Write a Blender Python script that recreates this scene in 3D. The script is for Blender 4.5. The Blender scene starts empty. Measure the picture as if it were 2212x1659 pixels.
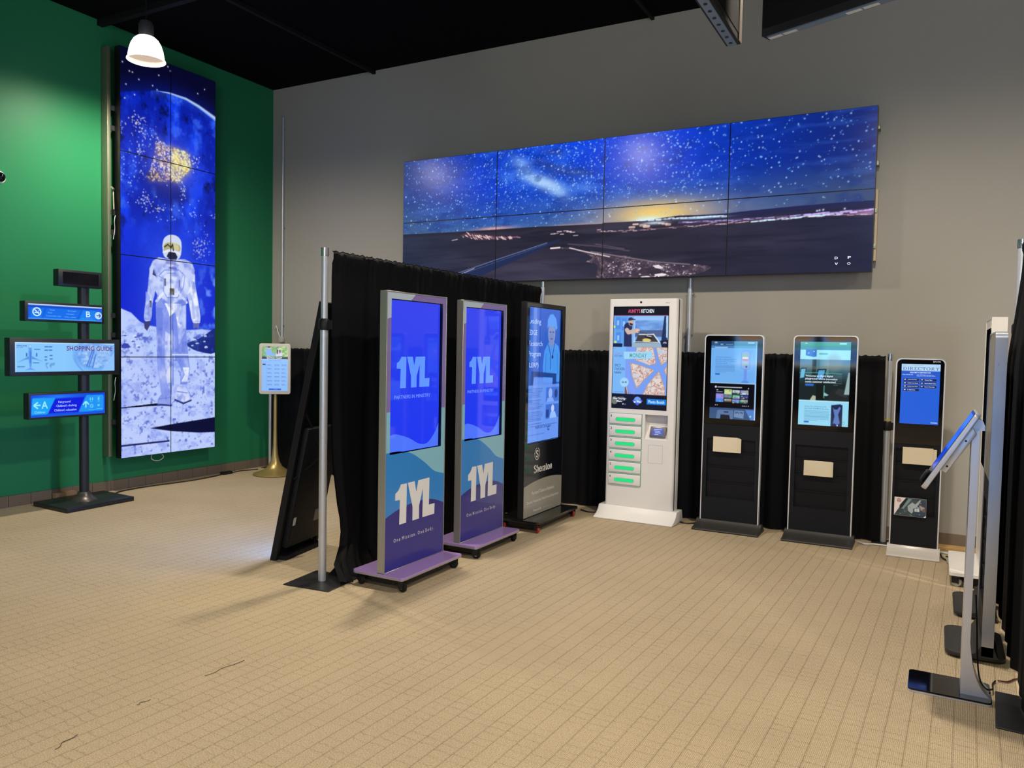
import bpy, bmesh, math, random
import numpy as np
from mathutils import Vector, Matrix
PI = math.pi
scene = bpy.context.scene
COL = scene.collection
random.seed(7)

# ------------------------------------------------------------------ camera
YAW, PITCH, ROLL, FPX = 0.4977, -0.0448, 0.0193, 1683.6
def cam_basis():
    cy, sy, cp, sp = math.cos(YAW), math.sin(YAW), math.cos(PITCH), math.sin(PITCH)
    f = Vector((-sy*cp, cy*cp, sp)); r0 = Vector((cy, sy, 0)); u0 = r0.cross(f)
    c, s = math.cos(ROLL), math.sin(ROLL)
    return c*r0 + s*u0, -s*r0 + c*u0, f
_r, _u, _f = cam_basis()
cd = bpy.data.cameras.new('camera'); cam = bpy.data.objects.new('camera', cd); COL.objects.link(cam)
cd.sensor_fit = 'HORIZONTAL'; cd.sensor_width = 36.0; cd.lens = FPX/2212*36.0
cd.clip_start = 0.05; cd.clip_end = 100
M = Matrix(((_r.x, _u.x, -_f.x, 0), (_r.y, _u.y, -_f.y, 0), (_r.z, _u.z, -_f.z, 1.5644), (0, 0, 0, 1)))
cam.matrix_world = M
scene.camera = cam

# ------------------------------------------------------------------ world, exposure
w = bpy.data.worlds.new('world'); scene.world = w; w.use_nodes = True
w.node_tree.nodes['Background'].inputs[0].default_value = (0.5, 0.55, 0.6, 1)
w.node_tree.nodes['Background'].inputs[1].default_value = 0.02
vs = scene.view_settings
vs.view_transform = 'Standard'; vs.look = 'None'; vs.gamma = 1.0; vs.use_curve_mapping = False
vs.exposure = 0.0
LAMP_W = 390.0            # watts of each high bay lamp
FILL_WINDOW_K = 10.0            # brightness of the unseen windows added as cool fill
LAMP_RGB = (1.0, 0.89, 0.73)

# room: camera stands over the origin, back wall at +y, green wall at -x
XL, XR, YB, YF, H = -7.552, 9.0, 7.38, -10.0, 4.80

# ------------------------------------------------------------------ helpers
def lin(c):
    c = c/255.0
    return c/12.92 if c <= 0.04045 else ((c+0.055)/1.055)**2.4
def S(r, g, b): return (lin(r), lin(g), lin(b), 1.0)
MATS = {}
def mat(name, col, rough=0.5, metal=0.0, spec=0.5, coat=0.0, sheen=0.0, var=0.06, nscale=40, bump=0.0):
    if name in MATS: return MATS[name]
    m = bpy.data.materials.new(name); m.use_nodes = True; nt = m.node_tree; b = nt.nodes['Principled BSDF']
    b.inputs['Base Color'].default_value = col; b.inputs['Metallic'].default_value = metal
    b.inputs['Specular IOR Level'].default_value = spec; b.inputs['Coat Weight'].default_value = coat
    b.inputs['Sheen Weight'].default_value = sheen
    tc = nt.nodes.new('ShaderNodeTexCoord'); n = nt.nodes.new('ShaderNodeTexNoise'); n.inputs['Scale'].default_value = nscale
    n.inputs['Detail'].default_value = 3
    nt.links.new(tc.outputs['Object'], n.inputs['Vector'])
    r = nt.nodes.new('ShaderNodeMapRange'); r.inputs['To Min'].default_value = max(0.0, rough-var); r.inputs['To Max'].default_value = min(1.0, rough+var)
    nt.links.new(n.outputs['Fac'], r.inputs['Value']); nt.links.new(r.outputs['Result'], b.inputs['Roughness'])
    if bump:
        bp = nt.nodes.new('ShaderNodeBump'); bp.inputs['Strength'].default_value = bump; bp.inputs['Distance'].default_value = 0.002
        nt.links.new(n.outputs['Fac'], bp.inputs['Height']); nt.links.new(bp.outputs['Normal'], b.inputs['Normal'])
    MATS[name] = m; return m
def emis(r, g, b, k=1.0, sample=False, rough=0.15):
    key = 'glow_%d_%d_%d_%d' % (r, g, b, round(k*100))
    if key in MATS: return MATS[key]
    m = bpy.data.materials.new(key); m.use_nodes = True; p = m.node_tree.nodes['Principled BSDF']
    p.inputs['Base Color'].default_value = (0.004, 0.004, 0.004, 1); p.inputs['Roughness'].default_value = rough
    p.inputs['Emission Color'].default_value = S(r, g, b); p.inputs['Emission Strength'].default_value = k
    if not sample: m.cycles.emission_sampling = 'NONE'
    MATS[key] = m; return m
def screen_mat(name, rough, k, base=0.004, spec=0.5, refl=None):
    if name in MATS: return MATS[name]
    m = bpy.data.materials.new(name); m.use_nodes = True; nt = m.node_tree; p = nt.nodes['Principled BSDF']
    a = nt.nodes.new('ShaderNodeAttribute'); a.attribute_name = 'Col'
    p.inputs['Base Color'].default_value = (base, base, base, 1); p.inputs['Roughness'].default_value = rough
    p.inputs['Specular IOR Level'].default_value = spec
    nt.links.new(a.outputs['Color'], p.inputs['Emission Color']); p.inputs['Emission Strength'].default_value = k
    m.cycles.emission_sampling = 'NONE'; MATS[name] = m; return m
def print_mat(name, rough=0.4):
    if name in MATS: return MATS[name]
    m = bpy.data.materials.new(name); m.use_nodes = True; nt = m.node_tree; p = nt.nodes['Principled BSDF']
    a = nt.nodes.new('ShaderNodeAttribute'); a.attribute_name = 'Col'; p.inputs['Roughness'].default_value = rough
    nt.links.new(a.outputs['Color'], p.inputs['Base Color']); MATS[name] = m; return m

def rrect(x0, x1, z0, z1, r, n=5, top=True, bot=True):
    p = []
    def arc(cx, cz, a0):
        for i in range(n+1):
            a = a0 + PI/2*i/n; p.append((cx+r*math.cos(a), cz+r*math.sin(a)))
    if bot: arc(x0+r, z0+r, PI)
    else: p.append((x0, z0))
    if bot: arc(x1-r, z0+r, 1.5*PI)
    else: p.append((x1, z0))
    if top: arc(x1-r, z1-r, 0); arc(x0+r, z1-r, PI/2)
    else: p.append((x1, z1)); p.append((x0, z1))
    return p
def spline(pts, n=6):
    out = []
    P = [pts[0]] + list(pts) + [pts[-1]]
    for i in range(1, len(P)-2):
        for k in range(n):
            t = k/n
            out.append(tuple(0.5*((2*P[i][j]) + (-P[i-1][j]+P[i+1][j])*t + (2*P[i-1][j]-5*P[i][j]+4*P[i+1][j]-P[i+2][j])*t*t + (-P[i-1][j]+3*P[i][j]-3*P[i+1][j]+P[i+2][j])*t**3) for j in range(len(pts[0]))))
    out.append(tuple(pts[-1])); return out

class MB:
    def __init__(s): s.v = []; s.f = []
    def add(s, v, f):
        o = len(s.v); s.v += [tuple(p) for p in v]; s.f += [tuple(i+o for i in q) for q in f]; return s
    def box(s, x0, x1, y0, y1, z0, z1):
        return s.add([(x0,y0,z0),(x1,y0,z0),(x1,y1,z0),(x0,y1,z0),(x0,y0,z1),(x1,y0,z1),(x1,y1,z1),(x0,y1,z1)],
                     [(0,3,2,1),(4,5,6,7),(0,1,5,4),(1,2,6,5),(2,3,7,6),(3,0,4,7)])
    def prism(s, o, a0, a1, axis='y'):
        n = len(o)
        def P(q, a): return (q[0], a, q[1]) if axis == 'y' else ((q[0], q[1], a) if axis == 'z' else (a, q[0], q[1]))
        v = [P(q, a0) for q in o] + [P(q, a1) for q in o]
        return s.add(v, [tuple(range(n))[::-1], tuple(range(n, 2*n))] + [(i, (i+1) % n, n+(i+1) % n, n+i) for i in range(n)])
    def ring(s, o, i_, a0, a1, axis='y'):      # frame between two outlines with the same point count
        n = len(o)
        def P(q, a): return (q[0], a, q[1]) if axis == 'y' else ((q[0], q[1], a) if axis == 'z' else (a, q[0], q[1]))
        v = [P(q, a0) for q in o] + [P(q, a0) for q in i_] + [P(q, a1) for q in o] + [P(q, a1) for q in i_]
        f = []
        for k in range(n):
            j = (k+1) % n
            f += [(k, j, n+j, n+k), (2*n+k, 3*n+k, 3*n+j, 2*n+j), (k, 2*n+k, 2*n+j, j), (n+k, n+j, 3*n+j, 3*n+k)]
        return s.add(v, f)
    def poly(s, pts): return s.add(pts, [tuple(range(len(pts)))])
    def lathe(s, prof, n=24, c=(0, 0, 0), cap=True):
        v = []; f = []
        for r, z in prof:
            for k in range(n):
                a = 2*PI*k/n; v.append((c[0]+r*math.cos(a), c[1]+r*math.sin(a), c[2]+z))
        for i in range(len(prof)-1):
            for k in range(n):
                j = (k+1) % n; f.append((i*n+k, i*n+j, (i+1)*n+j, (i+1)*n+k))
        if cap: f += [tuple(range(n))[::-1], tuple(range((len(prof)-1)*n, len(prof)*n))]
        return s.add(v, f)
    def cyl(s, p0, p1, r, n=16): return s.tube([p0, p1], r, n)
    def tube(s, path, r, n=8, cap=True):
        P = [Vector(p) for p in path]; v = []; f = []
        up = None
        for i, p in enumerate(P):
            d = (P[min(i+1, len(P)-1)] - P[max(i-1, 0)]).normalized()
            if up is None:
                up = Vector((0, 0, 1)) if abs(d.z) < 0.9 else Vector((1, 0, 0))
            a = d.cross(up).normalized(); b = a.cross(d).normalized(); up = b
            rr = r[i] if isinstance(r, (list, tuple)) else r
            for k in range(n):
                t = 2*PI*k/n; v.append(p + a*rr*math.cos(t) + b*rr*math.sin(t))
        for i in range(len(P)-1):
            for k in range(n):
                j = (k+1) % n; f.append((i*n+k, i*n+j, (i+1)*n+j, (i+1)*n+k))
        if cap: f += [tuple(range(n))[::-1], tuple(range((len(P)-1)*n, len(P)*n))]
        return s.add(v, f)
    def grid(s, rows):
        n = len(rows[0]); v = [p for r in rows for p in r]
        return s.add(v, [(i*n+k, i*n+k+1, (i+1)*n+k+1, (i+1)*n+k) for i in range(len(rows)-1) for k in range(n-1)])
    def xf(s, m): s.v = [tuple(m @ Vector(p)) for p in s.v]; return s
    def build(s, name, m, parent=None, smooth=False, bevel=0.0, seg=2, fixn=True):
        me = bpy.data.meshes.new(name); me.from_pydata(s.v, [], s.f)
        bm = bmesh.new(); bm.from_mesh(me)
        if fixn: bmesh.ops.recalc_face_normals(bm, faces=bm.faces)
        if bevel:
            ed = [e for e in bm.edges if len(e.link_faces) == 2 and e.calc_face_angle(0) > 0.6]
            bmesh.ops.bevel(bm, geom=ed, offset=bevel, segments=seg, affect='EDGES', profile=0.5, clamp_overlap=True)
        if smooth or bevel:
            for f in bm.faces: f.smooth = True
            for e in bm.edges:
                if len(e.link_faces) == 2 and e.calc_face_angle(0) > 0.7: e.smooth = False
        bm.to_mesh(me); bm.free()
        o = bpy.data.objects.new(name, me); me.materials.append(m); COL.objects.link(o)
        if parent: o.parent = parent
        return o
def box(name, m, parent, x0, x1, y0, y1, z0, z1, bevel=0.0): return MB().box(x0, x1, y0, y1, z0, z1).build(name, m, parent, bevel=bevel)
def tag(o, label, cat, group=None):
    o['label'] = label; o['category'] = cat
    if group: o['group'] = group
    return o
def thing(name, label, cat, loc=(0, 0, 0), rz=0.0, group=None):
    o = bpy.data.objects.new(name, None); COL.objects.link(o); o.empty_display_size = 0.1
    o.location = loc; o.rotation_euler = (0, 0, rz); return tag(o, label, cat, group)
def struct(o): o['kind'] = 'structure'; return o
def copy_tree(o, parent=None):
    c = o.copy(); COL.objects.link(c); c.parent = parent
    for ch in list(o.children): copy_tree(ch, c)
    return c
def sheet(name, m, parent, pts, y):                 # flat polygon in a front plane (x, z) at depth y
    return MB().poly([(p[0], y, p[1]) for p in pts]).build(name, m, parent, fixn=False)
def sheets(name, m, parent, polys, y):
    b = MB()
    for q in polys: b.poly([(p[0], y, p[1]) for p in q])
    return b.build(name, m, parent, fixn=False)
TXT = {}
def text_geo(s, bold=0.0):
    if (s, bold) in TXT: return TXT[(s, bold)]
    cu = bpy.data.curves.new('t', 'FONT'); cu.body = s; cu.resolution_u = 2; cu.offset = bold
    ob = bpy.data.objects.new('t', cu); COL.objects.link(ob)
    bpy.context.view_layer.update()
    ev = ob.evaluated_get(bpy.context.evaluated_depsgraph_get())
    me = bpy.data.meshes.new_from_object(ev)
    v = np.array([tuple(q.co) for q in me.vertices]); f = [tuple(p.vertices) for p in me.polygons]
    bpy.data.objects.remove(ob); bpy.data.curves.remove(cu); bpy.data.meshes.remove(me)
    v = v[:, :2]; lo = v.min(0); hi = v.max(0); v = (v-lo)/(hi-lo)
    TXT[(s, bold)] = (v, f); return v, f
def text(parent, s, x0, x1, zb, zt, y, m, bold=0.0, name='lettering'):
    v, f = text_geo(s, bold)
    b = MB().add([(x0+(x1-x0)*p[0], y, zb+(zt-zb)*p[1]) for p in v], f)
    return b.build(name, m, parent, fixn=False)
def texts(parent, rows, y, m, bold=0.0, name='lettering'):   # several lines of one caption
    return [text(parent, s, x0, x1, zb, zt, y, m, bold, name) for s, x0, x1, zb, zt in rows]
# broad-nib strokes for serif lettering
def pen(path, thick, thin, n=4):
    P = spline(path, n) if len(path) > 2 else path
    L = []; R = []
    for i, p in enumerate(P):
        a = P[max(i-1, 0)]; b = P[min(i+1, len(P)-1)]
        dx, dz = b[0]-a[0], b[1]-a[1]; l = math.hypot(dx, dz) or 1
        wd = (thin + (thick-thin)*abs(dz/l)**1.3)/2
        L.append((p[0]-dz/l*wd, p[1]+dx/l*wd)); R.append((p[0]+dz/l*wd, p[1]-dx/l*wd))
    return [[L[i], L[i+1], R[i+1], R[i]] for i in range(len(P)-1)]
GL = {
 'S': (.66, [[(.58,.80),(.5,.95),(.32,1.0),(.13,.9),(.1,.74),(.22,.6),(.44,.47),(.58,.32),(.54,.1),(.34,0),(.16,.04),(.06,.2)], [(.58,.98),(.58,.72)], [(.07,.28),(.07,.02)]]),
 'h': (.62, [[(.14,0),(.14,1.02)], [(.14,.45),(.24,.6),(.38,.62),(.47,.5),(.47,0)], [(.02,.02),(.26,.02)], [(.36,.02),(.6,.02)], [(.03,.99),(.14,.99)]]),
 'e': (.5, [[(.08,.34),(.42,.36)], [(.42,.36),(.4,.56),(.26,.64),(.1,.52),(.06,.3),(.12,.07),(.28,0),(.44,.12)]]),
 'r': (.46, [[(.14,0),(.14,.66)], [(.16,.46),(.24,.60),(.36,.63),(.43,.60)], [(.40,.66),(.40,.50)], [(.02,.02),(.28,.02)], [(.03,.63),(.14,.63)]]),
 'a': (.53, [[(.08,.48),(.16,.62),(.32,.62),(.4,.5),(.4,.1),(.44,.0),(.52,.06)], [(.4,.38),(.2,.33),(.06,.18),(.12,.01),(.28,.02),(.4,.16)]]),
 't': (.44, [[(.17,.90),(.17,.12),(.24,.0),(.40,.10)], [(.0,.63),(.40,.63)]]),
 'o': (.56, [[(.28,.63),(.12,.56),(.06,.32),(.12,.07),(.28,.0),(.44,.07),(.5,.32),(.44,.56),(.28,.63)]]),
 'n': (.62, [[(.14,0),(.14,.63)], [(.14,.45),(.24,.6),(.38,.62),(.47,.5),(.47,0)], [(.02,.02),(.26,.02)], [(.36,.02),(.6,.02)], [(.03,.61),(.14,.61)]]),
 'D': (.85, [[(.16,0),(.16,1)], [(.03,.97),(.35,.97),(.62,.9),(.75,.65),(.75,.35),(.62,.1),(.35,.03),(.03,.03)]]),
 'I': (.36, [[(.18,0),(.18,1)], [(.03,.97),(.33,.97)], [(.03,.03),(.33,.03)]]),
 'R': (.82, [[(.16,0),(.16,1)], [(.03,.97),(.4,.97),(.58,.85),(.58,.65),(.4,.5),(.16,.5)], [(.36,.5),(.55,.25),(.78,.02)], [(.03,.03),(.3,.03)]]),
 'E': (.68, [[(.16,0),(.16,1)], [(.03,.97),(.58,.97),(.6,.8)], [(.16,.52),(.48,.52)], [(.03,.03),(.6,.03),(.63,.22)]]),
 'C': (.8, [[(.7,.72),(.62,.93),(.42,1.0),(.18,.9),(.06,.62),(.08,.3),(.24,.06),(.46,0),(.64,.08),(.73,.26)], [(.7,.98),(.7,.7)]]),
 'T': (.72, [[(.36,0),(.36,1)], [(.03,.78),(.06,.97),(.66,.97),(.69,.78)], [(.2,.03),(.52,.03)]]),
 'O': (.9, [[(.45,1),(.2,.9),(.07,.6),(.1,.25),(.28,.03),(.45,0),(.7,.1),(.83,.4),(.8,.75),(.62,.97),(.45,1)]]),
 'Y': (.78, [[(.12,.95),(.4,.48),(.4,.03)], [(.66,.95),(.4,.48)], [(.0,.97),(.28,.97)], [(.52,.97),(.8,.97)], [(.25,.03),(.55,.03)]]),
}
def serif(s, x0, x1, zb, zt, thick=.17, thin=.055, gap=.06):
    polys = []; x = 0
    for ch in s:
        wd, st = GL[ch]
        for p in st: polys += [[(q[0]+x, q[1]) for q in pl] for pl in pen(p, thick, thin)]
        x += wd + gap
    x -= gap
    return [[(x0+(x1-x0)*q[0]/x, zb+(zt-zb)*q[1]) for q in pl] for pl in polys]

# ------------------------------------------------------------------ painted canvases for the screens
def vnoise(h, w_, cells_y, cells_x, rng):
    g = rng.random((cells_y+2, cells_x+2)).astype(np.float32)
    y = np.linspace(0, cells_y, h, dtype=np.float32); x = np.linspace(0, cells_x, w_, dtype=np.float32)
    yi = np.floor(y).astype(int); xi = np.floor(x).astype(int); fy = y-yi; fx = x-xi
    fy = fy*fy*(3-2*fy); fx = fx*fx*(3-2*fx)
    fy = fy[:, None]; fx = fx[None, :]
    a = g[np.ix_(yi, xi)]; b = g[np.ix_(yi, xi+1)]; c = g[np.ix_(yi+1, xi)]; d = g[np.ix_(yi+1, xi+1)]
    return (a*(1-fx)+b*fx)*(1-fy) + (c*(1-fx)+d*fx)*fy
class Canvas:
    def __init__(s, W, Hh, res, col=(0, 0, 0), norm=False, seed=1):
        s.W, s.H = W, Hh; s.w = max(2, int(W*res)); s.h = max(2, int(Hh*res))
        s.a = np.zeros((s.h, s.w, 3), np.float32) + np.array(col, np.float32)
        s.kx = W if norm else 1.0; s.ky = Hh if norm else 1.0
        s.X, s.Y = np.meshgrid((np.arange(s.w, dtype=np.float32)+.5)/s.w*W, (np.arange(s.h, dtype=np.float32)+.5)/s.h*Hh)
        s.rng = np.random.default_rng(seed)
    def fbm(s, cy, cx, oct=4, gain=.5):
        t = np.zeros((s.h, s.w), np.float32); a = 1; n = 0
        for o in range(oct):
            t += a*vnoise(s.h, s.w, int(cy*2**o), int(cx*2**o), s.rng); n += a; a *= gain
        return t/n
    def mix(s, m, col):
        m = np.clip(m, 0, 1)[..., None]; s.a = s.a*(1-m) + np.array(col, np.float32)*m
    def addc(s, m, col): s.a = s.a + m[..., None]*np.array(col, np.float32)
    def mask(s, pts):
        P = [(p[0]*s.kx, p[1]*s.ky) for p in pts]; m = np.zeros((s.h, s.w), np.float32)
        px, py = s.W/s.w, s.H/s.h
        xs = [p[0] for p in P]; ys = [p[1] for p in P]
        i0 = max(0, int(min(ys)/py)-1); i1 = min(s.h, int(max(ys)/py)+2); j0 = max(0, int(min(xs)/px)-1); j1 = min(s.w, int(max(xs)/px)+2)
        if i1 <= i0 or j1 <= j0: return m
        acc = np.zeros((i1-i0, j1-j0), np.float32)
        for ox in (-.25, .25):
            for oy in (-.25, .25):
                X = s.X[i0:i1, j0:j1]+ox*px; Y = s.Y[i0:i1, j0:j1]+oy*py; c = np.zeros(X.shape, bool)
                for k in range(len(P)):
                    xa, ya = P[k]; xb, yb = P[k-1]
                    if ya == yb: continue
                    c ^= ((ya > Y) != (yb > Y)) & (X < (xb-xa)*(Y-ya)/(yb-ya)+xa)
                acc += c
        m[i0:i1, j0:j1] = acc/4; return m
    def soft(s, m, r):                                   # box blur of a mask, radius in metres
        k = max(1, int(r*s.w/s.W))
        for ax in (0, 1):
            for _ in range(2):
                p = np.pad(m, [(k+1, k) if a == ax else (0, 0) for a in (0, 1)], mode='edge'); q = np.cumsum(p, axis=ax)
                n = m.shape[ax]; m = (np.take(q, range(2*k+1, 2*k+1+n), axis=ax)-np.take(q, range(0, n), axis=ax))/(2*k+1)
        return m
    def poly(s, pts, col, al=1.0): s.mix(s.mask(pts)*al, col)
    def rect(s, x0, y0, x1, y1, col, al=1.0): s.poly([(x0, y0), (x1, y0), (x1, y1), (x0, y1)], col, al)
    def ell(s, cx, cy, rx, ry, col, al=1.0, soft=0.06, rot=0.0):
        dx = s.X-cx*s.kx; dy = s.Y-cy*s.ky; c, n = math.cos(rot), math.sin(rot)
        d = np.sqrt(((dx*c+dy*n)/(rx*s.kx))**2 + ((-dx*n+dy*c)/(ry*s.ky))**2)
        s.mix(np.clip((1-d)/soft+.5, 0, 1)*al, col)
    def glow(s, cx, cy, rx, ry, col, al=1.0, rot=0.0, add=False):
        dx = s.X-cx*s.kx; dy = s.Y-cy*s.ky; c, n = math.cos(rot), math.sin(rot)
        g = np.exp(-((dx*c+dy*n)/(rx*s.kx))**2 - ((-dx*n+dy*c)/(ry*s.ky))**2)*al
        if add: s.addc(g, col)
        else: s.mix(g, col)
    def line(s, pts, wd, col, al=1.0):
        m = np.zeros((s.h, s.w), np.float32); px = s.W/s.w; wd = wd*s.kx/2
        for k in range(len(pts)-1):
            ax, ay = pts[k][0]*s.kx, pts[k][1]*s.ky; bx, by = pts[k+1][0]*s.kx, pts[k+1][1]*s.ky
            dx, dy = bx-ax, by-ay; l2 = dx*dx+dy*dy or 1e-9
            t = np.clip(((s.X-ax)*dx+(s.Y-ay)*dy)/l2, 0, 1)
            d = np.hypot(s.X-ax-t*dx, s.Y-ay-t*dy); m = np.maximum(m, np.clip((wd-d)/px+.5, 0, 1))
        s.mix(m*al, col)
    def dots(s, xs, ys, rad, col, al):
        px, py = s.W/s.w, s.H/s.h
        for k in range(len(xs)):
            i = int(ys[k]*s.ky/py); j = int(xs[k]*s.kx/px); r = rad[k]/px; R = int(r*2)+1
            i0, i1, j0, j1 = max(0, i-R), min(s.h, i+R+1), max(0, j-R), min(s.w, j+R+1)
            if i1 <= i0 or j1 <= j0: continue
            d = np.exp(-((s.X[i0:i1, j0:j1]-xs[k]*s.kx)**2+(s.Y[i0:i1, j0:j1]-ys[k]*s.ky)**2)/(rad[k]**2))[..., None]*al[k]
            c = np.array(col[k] if np.ndim(col[0]) else col, np.float32)
            s.a[i0:i1, j0:j1] = s.a[i0:i1, j0:j1]*(1-d) + c*d
    def sample(s, X, Y):
        x = np.clip(X/s.W*s.w-.5, 0, s.w-1.001); y = np.clip(Y/s.H*s.h-.5, 0, s.h-1.001)
        i = y.astype(int); j = x.astype(int); fy = (y-i)[..., None]; fx = (x-j)[..., None]
        a = s.a; i1 = np.minimum(i+1, s.h-1); j1 = np.minimum(j+1, s.w-1)
        return (a[i, j]*(1-fx)+a[i, j1]*fx)*(1-fy) + (a[i1, j]*(1-fx)+a[i1, j1]*fx)*fy
def screen(name, parent, cv, x0, x1, zt, zb, y, m, src=None, res=None):
    """grid mesh in the plane y, coloured from the canvas (src = canvas rectangle in metres)"""
    sx0, sy0, sx1, sy1 = src or (0, 0, cv.W, cv.H)
    res = res or cv.w/cv.W
    nx = max(2, int((sx1-sx0)*res)+1); ny = max(2, int((sy1-sy0)*res)+1)
    U, V = np.meshgrid(np.linspace(0, 1, nx), np.linspace(0, 1, ny))
    c = np.clip(cv.sample(sx0+U*(sx1-sx0), sy0+V*(sy1-sy0)), 0, 255)/255.0
    c = np.where(c <= .04045, c/12.92, ((c+.055)/1.055)**2.4)
    n = nx*ny
    co = np.empty((n, 3), np.float32); co[:, 0] = (x0+U*(x1-x0)).ravel(); co[:, 1] = y; co[:, 2] = (zt+V*(zb-zt)).ravel()
    me = bpy.data.meshes.new(name); me.vertices.add(n); me.vertices.foreach_set('co', co.ravel())
    I, J = np.meshgrid(np.arange(ny-1), np.arange(nx-1), indexing='ij'); b = (I*nx+J).ravel()
    q = np.stack([b+nx, b+nx+1, b+1, b], 1).astype(np.int32)
    me.loops.add(q.size); me.loops.foreach_set('vertex_index', q.ravel())
    me.polygons.add(len(q)); me.polygons.foreach_set('loop_start', np.arange(0, q.size, 4, dtype=np.int32))
    me.update(calc_edges=True)
    at = me.color_attributes.new('Col', 'FLOAT_COLOR', 'POINT')
    rgba = np.ones((n, 4), np.float32); rgba[:, :3] = c.reshape(n, 3); at.data.foreach_set('color', rgba.ravel())
    me.materials.append(m); o = bpy.data.objects.new(name, me); COL.objects.link(o)
    if parent: o.parent = parent
    return o
AST={'limb':[(-0.016,0.465),(0.211,0.385),(0.438,0.327),(0.58,0.309),(0.792,0.31),(0.962,0.346),(1.188,0.42)],'stars':[(0.029,0.157),(0.106,0.225),(0.141,0.227),(0.214,0.278),(0.068,0.369),(0.376,0.292),(0.429,0.319),(0.45,0.162),(0.561,0.037),(0.592,0.072),(1.038,0.135),(0.946,0.209),(0.165,0.448),(0.054,0.512)],'na':[(0.414,0.8),(0.547,0.862),(0.759,0.882),(0.843,0.905),(0.86,1.042),(0.693,1.243),(0.531,1.261),(0.314,1.291),(0.36,1.107),(0.406,0.963)],'nabright':[(0.595,0.892),(0.759,0.882),(0.843,0.933),(0.843,1.073),(0.693,1.23),(0.595,1.235)],'cl':[(0.188,0.711),(0.007,0.81),(0.283,1.51),(0.759,1.322),(0.911,0.96),(1.034,1.869),(0.314,0.838),(0.232,1.016),(0.452,1.562),(0.964,1.936),(0.886,1.561),(1.168,1.533)],'gulf':[(0.329,1.328),(0.531,1.282),(0.709,1.268),(0.826,1.401),(0.595,1.455),(0.437,1.429)],'hor':[(0.005,2.644),(0.12,2.683),(0.22,2.769),(0.297,2.804),(0.401,2.816),(0.517,2.851),(0.796,2.842),(1.011,2.827),(1.194,2.838)],'hill':[(0.796,2.996),(1.012,2.918),(1.133,2.845),(1.199,2.833),(1.199,3.094),(0.952,3.083),(0.816,3.028)],'rock':[(0.007,3.03),(0.036,3.003),(0.085,3.011),(0.115,3.047),(0.052,3.06),(0.007,3.054)],'sh1':[(0.338,3.909),(0.608,3.886),(0.894,3.868),(1.201,3.847),(1.202,4.022),(0.974,4.01),(0.608,3.963)],'sh2':[(-0.002,3.669),(0.218,3.657),(0.427,3.646),(0.59,3.671),(0.339,3.673),(-0.002,3.678)],'helmet':[(0.491,1.949),(0.509,1.877),(0.554,1.835),(0.609,1.818),(0.674,1.824),(0.724,1.864),(0.735,1.934),(0.724,2.023),(0.683,2.075),(0.536,2.076),(0.5,2.033)],'visor':[(0.509,1.947),(0.554,1.91),(0.646,1.906),(0.715,1.929),(0.711,1.985),(0.646,1.977),(0.572,1.978),(0.509,2.001)],'neck':[(0.545,2.059),(0.572,2.009),(0.646,1.997),(0.683,2.051),(0.664,2.088),(0.591,2.093)],'torso':[(0.447,2.078),(0.572,2.087),(0.777,2.065),(0.873,2.095),(0.908,2.172),(0.892,2.287),(0.806,2.455),(0.796,2.56),(0.411,2.599),(0.428,2.481),(0.341,2.334),(0.333,2.213),(0.376,2.124)],'larm':[(0.341,2.197),(0.42,2.235),(0.402,2.452),(0.372,2.578),(0.349,2.756),(0.271,2.755),(0.285,2.583),(0.315,2.413),(0.324,2.321)],'rarm':[(0.815,2.181),(0.902,2.197),(0.916,2.334),(0.961,2.542),(0.983,2.754),(0.883,2.758),(0.835,2.566),(0.792,2.424)],'lglove':[(0.268,2.775),(0.34,2.764),(0.345,2.802),(0.305,2.87),(0.274,2.843)],'rglove':[(0.885,2.766),(0.972,2.763),(0.968,2.834),(0.928,2.814),(0.893,2.831)],'lleg':[(0.411,2.594),(0.612,2.582),(0.612,3.563),(0.481,3.558),(0.431,3.274),(0.419,2.947)],'rleg':[(0.612,2.582),(0.796,2.56),(0.796,2.874),(0.82,3.101),(0.845,3.279),(0.806,3.454),(0.717,3.452),(0.724,3.262),(0.646,3.149),(0.618,2.943)],'lboot':[(0.472,3.557),(0.599,3.523),(0.603,3.678),(0.427,3.657),(0.441,3.595)],'rboot':[(0.674,3.461),(0.801,3.474),(0.861,3.631),(0.759,3.66),(0.642,3.612),(0.646,3.549)],'pack':[(0.446,2.279),(0.509,2.304),(0.509,2.445),(0.554,2.504),(0.683,2.495),(0.758,2.378),(0.777,2.249),(0.702,2.192),(0.518,2.21)],'belt':[(0.518,2.566),(0.735,2.559),(0.724,2.62),(0.683,2.766),(0.749,2.804),(0.702,2.837),(0.646,2.656),(0.581,2.707),(0.554,2.63)],'hi1':[(0.527,2.866),(0.599,2.912),(0.599,3.531),(0.553,3.45),(0.517,3.181)],'knee':[(0.749,3.262),(0.839,3.263),(0.816,3.425),(0.73,3.423),(0.778,3.343)]}
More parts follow.
